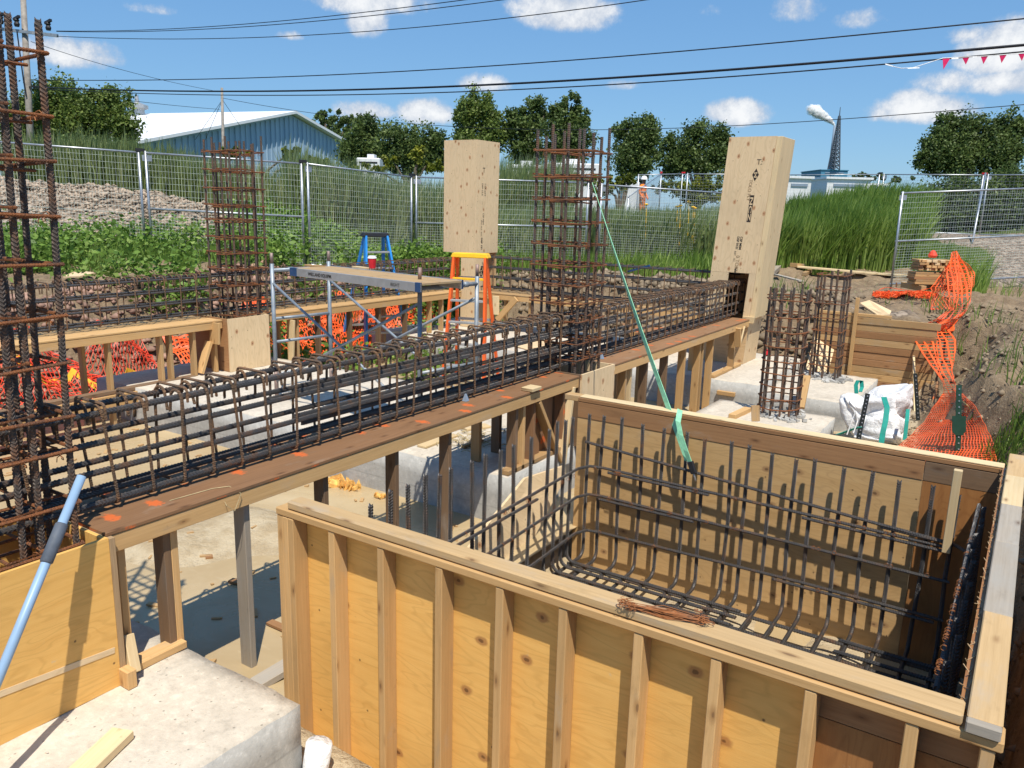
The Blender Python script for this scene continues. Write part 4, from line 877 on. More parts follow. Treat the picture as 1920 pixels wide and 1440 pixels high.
def scrap(label, p, q, w, h, mt, name='loose_board', cat='board', up=(0, 0, 1), group=None):
    m_ = MB(); m_.bar(p, q, w, h, up); return tag(m_.build(name, M[mt], None, .003), label, cat, group)
def lift(p, dz): return np.array(p)+np.array((0, 0, dz))
scrap('weathered board with an orange streak lying on the near pad, cut by the frame bottom', lift(uz(232, 1382, .35), .022), lift(uz(120, 1490, .35), .022), .1, .038, 'lumber_pale')
scrap('grey board end wedged at the foot of the pit form by the muddy water', uz(478, 1285, .02), uz(545, 1245, .06), .1, .04, 'lumber_grey')
scrap('pale wood scrap on the middle pad beside the rebar twigs', lift(uz(790, 840, .43), .012), lift(uz(850, 818, .43), .012), .1, .02, 'lumber_pale'); scrap('thin wood offcut on the middle pad near the beam', lift(uz(870, 806, .43), .012), lift(uz(915, 800, .43), .012), .12, .02, 'lumber_pale')
for (pl_, lab) in (([(930, 640), (1000, 636), (1090, 652), (1010, 664)], 'pale plywood sheet lying flat on the far pad under the rear beam'), ([(1155, 660), (1280, 618), (1320, 640), (1240, 672)], 'pale plywood sheet lying near the leaning column box')):
    m_ = MB(); m_.prism([lift(uz(x, y, .43), .008) for x, y in pl_], (0, 0, .012)); tag(m_.build('plywood_offcut', M['ply_pale']), lab, 'plywood sheet')
m_ = MB(); m_.prism([lift(uz(x, y, .43), .03) for x, y in ((1165, 612), (1260, 604), (1275, 622), (1180, 632))], (0, 0, .03)); tag(m_.build('plywood_offcut', M['lumber_brown']), 'brown boards lying under the rear beam near the leaning column box', 'plywood sheet')
m_ = MB()
for i in range(150):
    p = uz(random.gauss(885, 30), random.gauss(828, 9), .43); a = random.uniform(0, 3.14); l = random.uniform(.02, .16); q = np.array((math.cos(a), math.sin(a), 0))*l; m_.tube([lift(p, .008), lift(p+q*.5, .012+random.uniform(0, .02)), lift(p+q, .008)], random.choice([.0015, .002, .004]), 4)
tag(m_.build('twig_litter', M['straw']), 'scatter of twigs and wire clippings on the middle pad', 'litter', kind='stuff')
scrap('short rebar offcut lying among the twigs on the middle pad', lift(uz(868, 842, .43), .02), lift(uz(905, 830, .43), .02), .03, .03, 'lumber_old', 'bar_offcut', 'bar offcut')
m_ = MB()
for (x, y, s) in ((640, 910, .13), (655, 915, .1), (628, 908, .08), (712, 933, .05)):
    p = uz(x, y, .02)
    for i in range(14): m_.obox(p+np.array((random.uniform(-s, s), random.uniform(-s, s)*.5, .02)), nrm(RNG.normal(size=3)), nrm(RNG.normal(size=3)), (0, 0, 1), s*.6, s*.5, s*.3)
tag(m_.build('foam_scraps', M['foam']), 'torn yellow foam scraps in the water at the foot of the middle pad', 'foam scraps', kind='stuff')
m_ = MB(); p = uz(585, 1440, .02); m_.tube([p+np.array((0, 0, -.1)), p+np.array((.02, .03, .12))], .06, 14); tag(m_.build('wrapped_pipe', M['bag'], None, smooth=True), 'end of a white wrapped pipe at the foot of the pit form', 'pipe')
for i, (px_, py_, zz) in enumerate(((1128, 672, 1.12), (873, 755, 1.12))):
    m_ = MB(); p = ux(px_, py_, -3.52); p[2] = 1.092; m_.add([p+np.array(v) for v in ((-.02, -.02, 0), (.02, -.02, 0), (.02, .02, 0), (-.02, .02, 0), (-.005, -.005, .055), (.005, -.005, .055), (.005, .005, .055), (-.005, .005, .055))], [(0, 3, 2, 1), (4, 5, 6, 7), (0, 1, 5, 4), (1, 2, 6, 5), (2, 3, 7, 6), (3, 0, 4, 7)])
    tag(m_.build('rebar_chair', M['chimney_grey']), ('small grey plastic spacer under the cage above the plywood box', 'small grey plastic spacer under the cage near the middle of the beam')[i], 'rebar spacer')
p = ux(1250, 460, -3.4)
# ---------------- shoring, posts, bag ----------------
sh = thing('shoring_wall', 'low wall of horizontal brown boards holding back the soil', 'shoring', (-1.9, 12.1, .2))
for i in range(10):
    z = .17+i*.0985; one('board', random.choice(['lumber_red', 'lumber_old', 'lumber_red', 'lumber']), sh, (-2.62, 12.1+random.uniform(0, .014), z), (-1.02+random.uniform(-.03, .03), 12.14, z+.094))
one('top_board', 'lumber', sh, (-2.62, 12.10, 1.158), (-1.62, 12.145, 1.20))
one('stake', 'lumber', sh, (-2.10, 12.055, .25), (-2.05, 12.095, 1.42))
scrap('thin grey stake leaning at the right end of the board wall', uw(1690, 738, 11.0), uw(1716, 648, 11.8), .04, .03, 'lumber_old', 'timber_stake', 'stake'); scrap('pale board standing behind the dark steel post by the shoring', uw(1716, 795, 10.2), uw(1713, 662, 11.1), .09, .03, 'lumber_pale', 'timber_stake', 'stake', (1, 0, 0))
scrap('brown plank leaning beside the orange net at the end of the board wall', uw(1742, 790, 10), uw(1758, 720, 10.6), .09, .03, 'lumber_brown', 'timber_stake', 'stake', (1, 0, 0)); scrap('pale board propped on the pad beside the round rebar cage', uw(1500, 765, 9.5), uw(1512, 705, 9.7), .04, .1, 'lumber', 'loose_board', 'board', (1, 0, 0))
scrap('short round timber stub on the small pad behind the pit form', uw(1417, 790, 8.3), uw(1416, 760, 8.3), .07, .07, 'lumber_old', 'timber_stub', 'stake', (1, 0, 0)); scrap('timber lying from the pad edge toward the round rebar cage', uz(1372, 782, .37), uz(1402, 768, .37), .08, .06, 'lumber', 'loose_board', 'board')
m_ = MB(); m_.prism([uw(1510, 692, 11.3), uw(1533, 612, 11.8), uw(1574, 618, 11.8), uw(1552, 700, 11.3)], (0, .02, 0)); tag(m_.build('plywood_sheet', M['ply_pale']), 'pale plywood sheet leaning on the bank between the two low cages', 'plywood sheet')
def tpost(label, pb, pt, w, mt, plate=False):
    a, b_ = uw(*pb, w), uw(*pt, w*1.0); t = thing('steel_post', label, 'post', a, 'steel fence posts'); dd = nrm(b_-a)
    sd = nrm(np.cross(dd, AF)); fr_ = np.cross(sd, dd)
    m_ = MB(); m_.obox((a+b_)/2, sd, fr_, dd, .048, .006, np.linalg.norm(b_-a)); m_.obox((a+b_)/2+fr_*.022, sd, fr_, dd, .006, .036, np.linalg.norm(b_-a)-.001); m_.build('post_bar', M[mt], t)
    m_ = MB()
    for u in np.linspace(.1, .95, 12): m_.obox(a*(1-u)+b_*u-fr_*.006, sd, fr_, dd, .012, .006, .012)
    m_.build('stud_dots', M['galv'], t)
    if plate:
        c = a*.5+b_*.5; m_ = MB(); m_.prism([c+sd*x+dd*z-fr_*.012 for x, z in ((-.06, .07), (.06, .07), (.06, -.06), (.03, -.1), (-.03, -.1), (-.06, -.06))], fr_*.006); m_.build('anchor_plate', M[mt], t)
tpost('dark steel post standing in front of the white bag', (1608, 830), (1627, 738), 8.2, 'post_black'); tpost('dark steel post by the pale board at the shoring', (1722, 800), (1716, 700), 9.6, 'post_black'); tpost('green steel post with an anchor plate in front of the orange net', (1796, 868), (1798, 722), 7.0, 'post_green', True)
def make_bag():
    c = uz(1646, 833, .06); me = bpy.data.meshes.new('bulk_bag')
    import bmesh
    bm = bmesh.new(); bmesh.ops.create_icosphere(bm, subdivisions=5, radius=1)
    for v in bm.verts:
        n = np.array(v.co); p = np.sign(n)*np.abs(n)**.6
        x, y, z = p[0]*.295, p[1]*.28, p[2]*.285
        f = vnoise(n[0]*1.2+5, n[1]*1.2+n[2]*1.1, .8)*.07+abs(vnoise(n[0]*1.6+n[2]*1.3, n[1]*1.6-n[2]*.7, .6))*.05-abs(vnoise(n[0]*2.4+3, n[2]*2.6+n[1]*1.5, .6))*.02
        top = max(0, n[2]); x += f*p[0]*2+top*.06*math.sin(4*n[1]+1); y += f*p[1]*2; z += f*1.2+top*(.13*math.cos(3.6*n[0]-1.6)-.02)
        v.co = (c[0]+x*(1+.1*top*n[0]), c[1]+y, c[2]+.29+z)
    bm.to_mesh(me); bm.free(); me.materials.append(M['bag']); me.polygons.foreach_set('use_smooth', [True]*len(me.polygons))
    t = thing('bulk_bag', 'crumpled white woven bulk bag with green lifting straps', 'bag', (0, 0, 0)); o = bpy.data.objects.new('bag_body', me); _link(o, t)
    def lp(P, w=.05):
        m_ = MB(); L = [p-AR*w/2 for p in P]; R = [p+AR*w/2 for p in P]; m_.strip(L, R); o = m_.build('lifting_strap', M['teal'], t); so = o.modifiers.new('solid', 'SOLIDIFY'); so.thickness = .006
    w = 8.36
    lp([uw(1606, 738, w), uw(1605, 722, w), uw(1609, 713, w), uw(1615, 714, w+.05), uw(1616, 726, w+.05), uw(1613, 735, w)], .04)
    lp([uw(1657, 745, w-.15), uw(1663, 765, w-.27), uw(1660, 790, w-.34), uw(1655, 812, w-.38), uw(1652, 832, w-.4)], .055)
    lp([uw(1702, 768, w), uw(1700, 790, w-.1), uw(1696, 825, w-.15)], .04); lp([uw(1572, 815, w-.25), uw(1592, 808, w-.3), uw(1612, 801, w-.36)], .05)
    m_ = MB(); m_.tube([uw(1588, 815, w-.4), uw(1597, 790, w-.42), uw(1604, 772, w-.42), uw(1608, 790, w-.42), uw(1600, 812, w-.42)], .006, 6); m_.build('drawcord', M['white'], t)
make_bag()

# ---------------- small site debris ----------------
m_ = MB()
for i in range(520):
    x, y = random.uniform(-9, -3.0), random.uniform(2.3, 10); 
    if 5.0 < y < 7.4 or 9.85 < y: continue
    s = random.uniform(.008, .035); a = random.uniform(0, 6.28); z = max(.018, float(H(np.array([x]), np.array([y]))[0]))
    m_.obox((x, y, z+s*.15), (math.cos(a), math.sin(a), random.uniform(-.2, .2)), (-math.sin(a), math.cos(a), 0), (0, 0, 1), s*random.uniform(1, 3.5), s, s*.4)
tag(m_.build('floor_debris', M['lumber_old']), 'wood chips and crumbs floating on the muddy excavation floor', 'debris', kind='stuff')
m_ = MB()
for i in range(120):
    x, y = random.uniform(-3.3, -2.55), random.uniform(.6, 2.12)
    if random.random() < .4: x, y = random.uniform(-7, -3.4), random.uniform(5.2, 7.2)
    z = .352 if y < 3 else .432; s = random.uniform(.002, .006); a = random.uniform(0, 6.28); m_.obox((x, y, z+s*.2), (math.cos(a), math.sin(a), 0), (-math.sin(a), math.cos(a), 0), (0, 0, 1), s*random.uniform(1, 4), s, s*.5)
tag(m_.build('pad_crumbs', M['concrete']), 'crumbs and splinters lying on the concrete pads', 'debris', kind='stuff')
m_ = MB()
for (x, y, l, a) in ((1.2, 2.5, .14, .3),): pass
for (px_, py_, l, a) in ((432, 1088, .10, .2), (505, 1166, .16, .0), (385, 1045, .05, 1)):
    p = uz(px_, py_, .03); m_.bar(p, p+np.array((math.cos(a), math.sin(a), 0))*l, .05, .015)
tag(m_.build('sunken_scraps', M['lumber_red']), 'few brown wood scraps lying in the mud left of the pit form', 'debris', kind='stuff')
# loose string on the near beam plank
m_ = MB(); P_ = [ux(318, 941, -3.42), ux(400, 938, -3.4), ux(430, 912, -3.36), ux(452, 925, -3.285), ux(440, 958, -3.28), ux(425, 948, -3.28), ux(420, 938, -3.31)]
P_[0][2] = P_[1][2] = P_[2][2] = 1.093; m_.tube(P_, .002, 4); tag(m_.build('loose_string', M['straw']), 'pale string looped over the edge of the near beam form', 'string')
# ---------------- fences ----------------
AFN = np.array([-math.sin(YAW), math.cos(YAW)]); ARN = np.array([math.cos(YAW), math.sin(YAW)])
def fence(label, t0, w0, t1, w1, hgt=1.9, mid=False, red=False, group='wire mesh fence panels', dens=1.0, rail2=False):
    a = uw(*t0, w0); b_ = uw(*t1, w1); t = thing('mesh_fence', label, 'fence', (a[0], a[1], a[2]-hgt), group)
    d = b_-a; L = np.linalg.norm(d); d = d/L; up = np.array((0, 0, 1.)); P = lambda s, z: a+d*s-up*z
    def rod(nm, p, q, r, mt='galv', n=8): m_ = MB(); m_.tube([p, q], r, n); return m_.build(nm, M[mt], t, smooth=True)
    rod('post', P(.03, -.03), P(.03, hgt), .022); rod('post', P(L-.03, -.03), P(L-.03, hgt), .022)
    rod('top_rail', P(0, 0), P(L, 0), .017); rod('bottom_rail', P(0, hgt-.12), P(L, hgt-.12), .017)
    if mid: rod('middle_rail', P(0, .95), P(L, .95), .017)
    far = w0 > 20; m_ = MB(); r = .0022 if not far else .0026; dens = .45 if far else dens
    zs = list(np.arange(.09, hgt*.55, .105))+list(np.arange(hgt*.55, hgt-.13, .055 if not far else .105))
    for z in zs: m_.tube([P(.03, z), P(L-.03, z)], r, 3, caps=False)
    for s in np.arange(.07, L-.05, .052/dens): m_.tube([P(s, .0), P(s, hgt-.12)], r*.8, 3, caps=False)
    m_.build('wire_mesh', M['wire_mesh' if not far else 'galv'], t)
    m_ = MB(); m_.obox(P(.05, .09), d, (0, 0, 1), np.cross(d, (0, 0, 1)), .16, .1, .006); m_.build('tag_plate', M['galv'], t)
    m_ = MB(); m_.obox(P(L-.0, -.045), d, np.cross(d, (0, 0, 1)), (0, 0, 1), .14, .06, .05); m_.build('clamp', M['red' if red else 'black'], t)
fence('left fence panel in front of the gravel mound, cut by the picture edge', (-70, 261), 13.5, (263, 286), 13.9, 1.9)
fence('fence panel with a middle rail behind the far left rebar column', (269, 286), 13.9, (568, 307), 14.6, 1.95, True)
fence('fence panel on the reed slope between the barn and the left plywood column', (574, 307), 14.6, (773, 332), 17., 1.95)
fence('fence panel passing behind the upright plywood column box', (778, 332), 17., (1106, 343), 17.4, 1.85, True)
fence('fence panel between the middle rebar column and the leaning plywood box', (1126, 346), 17.4, (1415, 366), 18.6, 1.85, False)
fence('near right fence panel standing on bare soil beside the lumber pile', (1690, 362), 16., (2010, 350), 16.4, 1.93, True)
fence('distant fence panel left of the leaning plywood box', (1196, 328), 29, (1281, 326), 29.5, 1.9, red=True, group='distant fence panels'); fence('distant fence panel half hidden by the leaning plywood box', (1288, 326), 29.5, (1470, 328), 30, 1.9, group='distant fence panels')
fence('distant fence panel in front of the white buildings', (1474, 328), 28, (1651, 327), 27, 1.9, group='distant fence panels'); fence('distant fence panel in front of the right hedge', (1656, 327), 27, (1846, 328), 25, 1.95, red=True, group='distant fence panels'); fence('distant fence panel at the right picture edge along the gravel road', (1851, 328), 25, (2060, 327), 24, 1.95, group='distant fence panels')
fence('slanting fence panel beside the worker in the hard hat', (1178, 369), 21, (1240, 326), 27.5, 1.6, red=True, group='distant fence panels')
m_ = MB(); m_.tube([uw(1848, 325, 24.4), uw(1823, 455, 22.5)], .028, 8); tag(m_.build('fence_brace', M['galv'], None, smooth=True), 'leaning steel brace holding the fence at the gravel road', 'brace')
m_ = MB(); m_.tube([uw(1680, 560, 15.6), uw(1681, 530, 15.6)], .016, 6); tag(m_.build('rebar_stake', M['steel_rust']), 'short rebar stake beside the orange net heap', 'stake')
# ---------------- orange netting ----------------
def net(name, label, P, nu, nv, wu, wv, mt, su=None):
    """lattice of flat strips over the surface P(u, v)"""
    t = MB(); e = 1e-3
    def tang(u, v, du, dv):
        q = P(np.clip(u+du, 0, 1), np.clip(v+dv, 0, 1))-P(np.clip(u-du, 0, 1), np.clip(v-dv, 0, 1)); return q/np.maximum(np.linalg.norm(q, axis=1), 1e-9)[:, None]
    us = np.linspace(0, 1, su or nu*2); vs = np.linspace(0, 1, max(8, nv*2))
    for v in np.linspace(0, 1, nv):
        c = P(us, np.full_like(us, v)); s_ = tang(us, np.full_like(us, v), 0, .01); t.strip(c-s_*wu/2, c+s_*wu/2)
    for i, u in enumerate(np.linspace(0, 1, nu)):
        uu = np.full_like(vs, u); c = P(uu, vs); s_ = tang(uu, vs, .004, 0); t.strip(c-s_*wv/2, c+s_*wv/2)
    o = t.build(name, M[mt]); so = o.modifiers.new('solid', 'SOLIDIFY'); so.thickness = .003; so.offset = 0
    return tag(o, label, 'safety net')
def ribbon(secs, fold=.1, wob=.01):
    def at(x, y, w):
        h_ = hit(x, y, .09)
        return h_ if w < 0 or (h_-CAMP)@AF < w else uw(x, y, w)
    L = np.array([at(l, y, w) for (y, l, r, w) in secs]); R = np.array([at(r, y, w) for (y, l, r, w) in secs])
    t = np.linspace(0, 1, len(secs))
    def P(u, v):
        u = np.asarray(u, float); v = np.asarray(v, float)
        l = np.stack([np.interp(u, t, L[:, k]) for k in range(3)], 1); r = np.stack([np.interp(u, t, R[:, k]) for k in range(3)], 1)
        q = l*(1-v)[:, None]+r*v[:, None]
        dep = fold*np.sin(v*9+u*7)+wob*np.sin(u*40+v*5)
        return q+np.outer(dep, AF)+np.outer(wob*.5*np.sin(u*23+v*11), AR)
    return P
net('safety_net', 'orange net hanging in a twisted strip from its pointed tip to the board wall', ribbon([(472, 1787, 1795, 14.2), (500, 1779, 1808, 14.0), (530, 1780, 1818, 13.6), (560, 1781, 1818, 13.2), (580, 1776, 1816, 12.8), (598, 1755, 1800, 12.2), (610, 1728, 1790, 11.7), (620, 1712, 1786, 11.3)], .05, .006), 30, 7, .026, .02, 'net')
net('safety_net', 'orange net strip falling from the board wall corner down to the pit floor', ribbon([(612, 1712, 1775, 11.3), (640, 1722, 1788, 10.9), (670, 1737, 1786, 10.5), (700, 1754, 1788, 10.1), (725, 1768, 1798, 9.7), (745, 1770, 1808, 9.3)], .05, .006), 26, 7, .024, .019, 'net')
net('safety_net', 'orange net bunched behind the pointed tip beside the lumber pile', ribbon([(480, 1790, 1798, 14.4), (510, 1772, 1822, 14.4), (540, 1745, 1824, 14.2), (560, 1738, 1800, 13.9), (580, 1750, 1800, 13.2)], .08, .012), 36, 14, .014, .010, 'net')
net('safety_net', 'wide orange net spread over the slope behind the green steel post', ribbon([(738, 1768, 1806, 9.3), (765, 1752, 1828, 8.9), (790, 1735, 1840, 8.5), (815, 1706, 1858, 8.1), (840, 1678, 1870, 7.6), (868, 1658, 1866, 7.2)], .03, .006), 40, 30, .0075, .0075, 'net')
net('safety_net', 'crumpled orange net heap along the foot of the near right fence', ribbon([(546, 1642, 1643, -1), (538, 1660, 1662, -1), (543, 1690, 1692, -1), (546, 1720, 1722, -1), (540, 1742, 1746, -1)], .02, .02), 6, 3, .01, .01, 'net')
m_ = MB()
for i in range(240):
    f = random.random(); c = hit(1642+f*105+random.gauss(0, 3), 548+random.uniform(-1, 9)*(.6+.5*math.sin(f*9)), random.uniform(.03, .14)); q = [c+np.array((math.cos(k*1.9+i)*.07, math.sin(k*1.3+i)*.05, .025*math.sin(k*2.3+i))) for k in range(6)]; m_.tube(q, .006, 3)
tag(m_.build('net_tangle', M['net']), 'tangled orange net strands lying along the fence foot', 'safety net', kind='stuff')
def bank(y0, y1, d0, d1, sag=.10):
    def P(u, v):
        u = np.asarray(u, float); v = np.asarray(v, float); x = -9.5-(d0+(d1-d0)*v)+.12*np.sin(u*17)+.1*np.sin(u*41+v*6); y = y0+(y1-y0)*u
        return np.stack([x, y, H(x, y)+sag+.05*np.sin(u*60+v*8)**2+.04*np.sin(v*14+u*9)**2], 1)
    return P
net('safety_net', 'bright orange net draped on the bank behind the scaffold', bank(6.6, 12.6, -.1, .62), 120, 22, .026, .02, 'net', 240)
net('safety_net', 'thin red net draped over rubble at the far left of the bank', bank(1.2, 6.3, -.1, .66), 90, 26, .011, .010, 'net_red', 200)
m_ = MB(); Pb = bank(1.5, 6.3, .75, .1, .09); us = np.linspace(0, 1, 60); c = Pb(us, us); n_ = np.stack([np.sin(us*14)*.3, 0*us, np.full_like(us, 1)], 1); n_ /= np.linalg.norm(n_, axis=1)[:, None]
m_.strip(c-n_*.05, c+n_*.05); o = m_.build('caution_tape', M['tape']); so = o.modifiers.new('solid', 'SOLIDIFY'); so.thickness = .003; tag(o, 'yellow tape strung low across the rubble bank under the far beam', 'tape')
# ---------------- stones and clods ----------------
OCT = np.array([(1, 0, 0), (-1, 0, 0), (0, 1, 0), (0, -1, 0), (0, 0, 1), (0, 0, -1)], float); OF = np.array([(0, 2, 4), (2, 1, 4), (1, 3, 4), (3, 0, 4), (2, 0, 5), (1, 2, 5), (3, 1, 5), (0, 3, 5)])
def rocks(name, label, xy, smin, smax, mt):
    n = len(xy); z = H(xy[:, 0], xy[:, 1]); s = smin+(smax-smin)*RNG.random(n)**2.5
    V = OCT[None]*(.7+.6*RNG.random((n, 6, 1)))*s[:, None, None]*np.stack([RNG.uniform(.7, 1.4, n), RNG.uniform(.7, 1.4, n), RNG.uniform(.5, .9, n)], 1)[:, None, :]
    a = RNG.uniform(0, 6.28, n); ca, sa = np.cos(a)[:, None], np.sin(a)[:, None]; X = V[:, :, 0]*ca-V[:, :, 1]*sa; Y = V[:, :, 0]*sa+V[:, :, 1]*ca
    V = np.stack([X+xy[:, :1], Y+xy[:, 1:], V[:, :, 2]+(z+s*.25)[:, None]], 2)
    F = (OF[None]+(np.arange(n)*6)[:, None, None]).reshape(-1, 3); tag(np_mesh(name, V.reshape(-1, 3), F, M[mt]), label, kind='stuff')
def wlxy(w, l): return np.stack([AFN[0]*w+ARN[0]*l, AFN[1]*w+ARN[1]*l], 1)
def zone(n, a0, a1, w0, w1):
    w = np.sqrt(RNG.uniform(w0*w0, w1*w1, n)); return wlxy(w, RNG.uniform(a0, a1, n)*w)
xy = zone(15000, -.66, -.30, 14.8, 19.6); w, l = wl(xy[:, 0], xy[:, 1]); k = np.exp(-((l+9.8)/4.4)**4-((w-17.0)/1.9)**4) > RNG.random(len(w))*.9
rocks('gravel_stones', 'pale stones of the gravel mound', xy[k], .015, .065, 'gravel_stone')
xy = np.stack([RNG.uniform(-11.2, -9.35, 7000), RNG.uniform(1, 13, 7000)], 1); rocks('rubble', 'reddish broken rubble on the bank behind the far beam', xy, .02, .09, 'rock_red')
xy = np.stack([RNG.uniform(-10.5, -2.6, 3800), RNG.uniform(12.9, 15.5, 3800)], 1); rocks('soil_clods', 'soil clods on the rear bank', xy, .02, .11, 'rock')
xy = np.concatenate([np.stack([RNG.uniform(-1.3, 2.2, 4200), RNG.uniform(5.5, 15, 4200)], 1), np.stack([RNG.uniform(.13, .8, 1500), RNG.uniform(1.2, 6, 1500)], 1)]); rocks('soil_clods', 'soil clods on the right bank', xy, .008, .05, 'rock')
# ---------------- grasses, reeds, weeds ----------------
def blades(name, label, xy, h0, h1, wd, mt, lean=.35, tint=(0, 1)):
    n = len(xy); z = H(xy[:, 0], xy[:, 1])-.03; h = RNG.uniform(h0, h1, n); a = RNG.uniform(0, 6.28, n); fa = RNG.uniform(0, 6.28, n); be = lean*RNG.random(n)**1.3
    wind = np.array([.12, -.05]); T = np.array([0, .4, .75, 1.]); Wd = np.array([.8, 1, .7, .06]); V = np.empty((n, 8, 3))
    wv = wd*RNG.uniform(.6, 1.4, n)
    for k in range(4):
        t = T[k]; cx = xy[:, 0]+h*be*(t**2)*np.cos(a)+h*t*t*wind[0]; cy = xy[:, 1]+h*be*(t**2)*np.sin(a)+h*t*t*wind[1]; cz = z+h*(t-.30*be*t*t)
        ox = np.cos(fa)*wv*Wd[k]/2; oy = np.sin(fa)*wv*Wd[k]/2
        V[:, 2*k] = np.stack([cx-ox, cy-oy, cz], 1); V[:, 2*k+1] = np.stack([cx+ox, cy+oy, cz], 1)
    F = np.array([(0, 1, 3, 2), (2, 3, 5, 4), (4, 5, 7, 6)])[None]+(np.arange(n)*8)[:, None, None]
    ti = np.clip(RNG.normal((tint[0]+tint[1])/2, (tint[1]-tint[0])/3.2, n)+.3*vnoise(xy[:, 0], xy[:, 1], 1.4)+.2*vnoise(xy[:, 0]+40, xy[:, 1], .5), 0, 1); ti = np.repeat(ti, 8)
    return tag(np_mesh(name, V.reshape(-1, 3), F.reshape(-1, 4), M[mt], ti), label, kind='stuff')
def clumpy(xy, s, thr):
    return xy[(vnoise(xy[:, 0], xy[:, 1], s)+.35*RNG.normal(size=len(xy))) > thr]
def notmound(xy): w, l = wl(xy[:, 0], xy[:, 1]); return xy[np.exp(-((l+9.8)/4.2)**4-((w-17.0)/2.1)**4) < .35]
blades('reeds', 'grey green reeds on the slope in front of the barn', notmound(zone(20000, -.62, -.28, 18.4, 26)), .85, 1.5, .03, 'reed', .3)
blades('reeds', 'grey green reeds between the barn end and the upright plywood box', zone(16000, -.28, -.07, 18.0, 25), 1.3, 2.2, .03, 'reed', .3)
blades('reeds', 'reed bed behind the fence between the plywood columns', zone(30000, -.14, .29, 18.6, 25), .95, 1.6, .032, 'reed', .3)
blades('reeds', 'tall reed clump right of the upright plywood column box', zone(2600, -.03, .06, 22, 25), 2.1, 2.9, .032, 'reed', .3)
blades('reeds', 'bright green tall reeds right of the leaning plywood box', zone(22000, .30, .495, 19.8, 24.0), .9, 1.55, .036, 'reed_green', .45)
blades('grass', 'short green grass along the foot of the reeds', zone(9000, -.14, .30, 16.4, 19), .2, .6, .02, 'reed_green', .5)
blades('grass', 'grass clumps beside the lumber pile and the gravel road', clumpy(zone(3600, .49, .585, 15.5, 21.0), 1.0, .1), .3, .85, .02, 'reed_green', .4)
blades('weeds', 'green weeds on the left slope below the fence', clumpy(notmound(zone(15000, -.66, -.08, 12.2, 18.4)), 1.2, .15), .12, .5, .014, 'weed', .8)
c = [(hit(1885, 862), .13, 110), (hit(1905, 820), .12, 90), (hit(1862, 850), .10, 60), (hit(1835, 600), .25, 70), (hit(1760, 575), .3, 90), (hit(1905, 700), .2, 60), (hit(1480, 545), .25, 70), (hit(1868, 540), .5, 160)]
blades('grass', 'loose grass tufts on the right bank', np.concatenate([p[None, :2]+RNG.normal(0, s, (n, 2)) for p, s, n in c]), .12, .42, .011, 'reed_green', .6)
xy = np.concatenate([np.stack([RNG.uniform(-1.1, 2, 500), RNG.uniform(6, 15, 500)], 1), zone(900, .28, .6, 14.5, 21)]); blades('dry_grass', 'dry straw scattered on the bare soil', xy[pitdist(xy[:, 0], xy[:, 1]) > .3], .04, .16, .008, 'reed', 2.2, (.6, 1))
def _low(x, y): return .35*vnoise(x, y, 1.4)+.2*vnoise(x+40, y, .5)
def leaves(C, S, n, size, tint, flat=.5):
    """n leaf faces scattered round the clump centres C with spread S"""
    i = RNG.integers(0, len(C), n); p = C[i]+RNG.normal(0, 1, (n, 3))*S[i]
    u = RNG.normal(size=(n, 3)); u[:, 2] *= flat; u /= np.linalg.norm(u, axis=1)[:, None]; v = np.cross(u, RNG.normal(size=(n, 3))); v /= np.maximum(np.linalg.norm(v, axis=1), 1e-6)[:, None]
    s = size*RNG.uniform(.55, 1.3, n)[:, None]; q = np.stack([p-u*s*.6, p+v*s*.38, p+u*s*.6, p-v*s*.38], 1)
    return q.reshape(-1, 3), np.arange(4*n).reshape(-1, 4), np.repeat(np.clip(tint[i]+RNG.normal(0, .16, n), 0, 1), 4)
xy = np.concatenate([clumpy(notmound(zone(1900, -.66, -.06, 12.0, 18.2)), 1.3, .0), clumpy(zone(500, -.66, -.1, 11.2, 12.4), .6, .35), clumpy(zone(500, -.28, -.02, 15.5, 18.6), .9, -.4)]); C = np.concatenate([xy, H(xy[:, 0], xy[:, 1])[:, None]+RNG.uniform(.05, .45, (len(xy), 1))], 1)
V, F, ti = leaves(C, np.tile([[.16, .16, .12]], (len(C), 1)), 42000, .075, RNG.uniform(.15, .85, len(C))); tag(np_mesh('weeds', V, F, M['weed'], ti), 'leafy weeds on the left slope and along the reeds', kind='stuff')
m_ = MB()
for (x, y) in ((1270, 388), (1276, 386), (1300, 389), (1303, 391), (1292, 379), (1212, 384)):
    p = uw(x, y, 18.3); m_.add(*lathe([(.01, -.02), (.05, .0), (.055, .01), (.02, .03)], p, 8))
    m_.tube([p, p+np.array((.03, 0, -.9))], .008, 4)
tag(m_.build('wildflowers', M['yellow']), 'few yellow wildflowers among the reeds near the worker', kind='stuff')
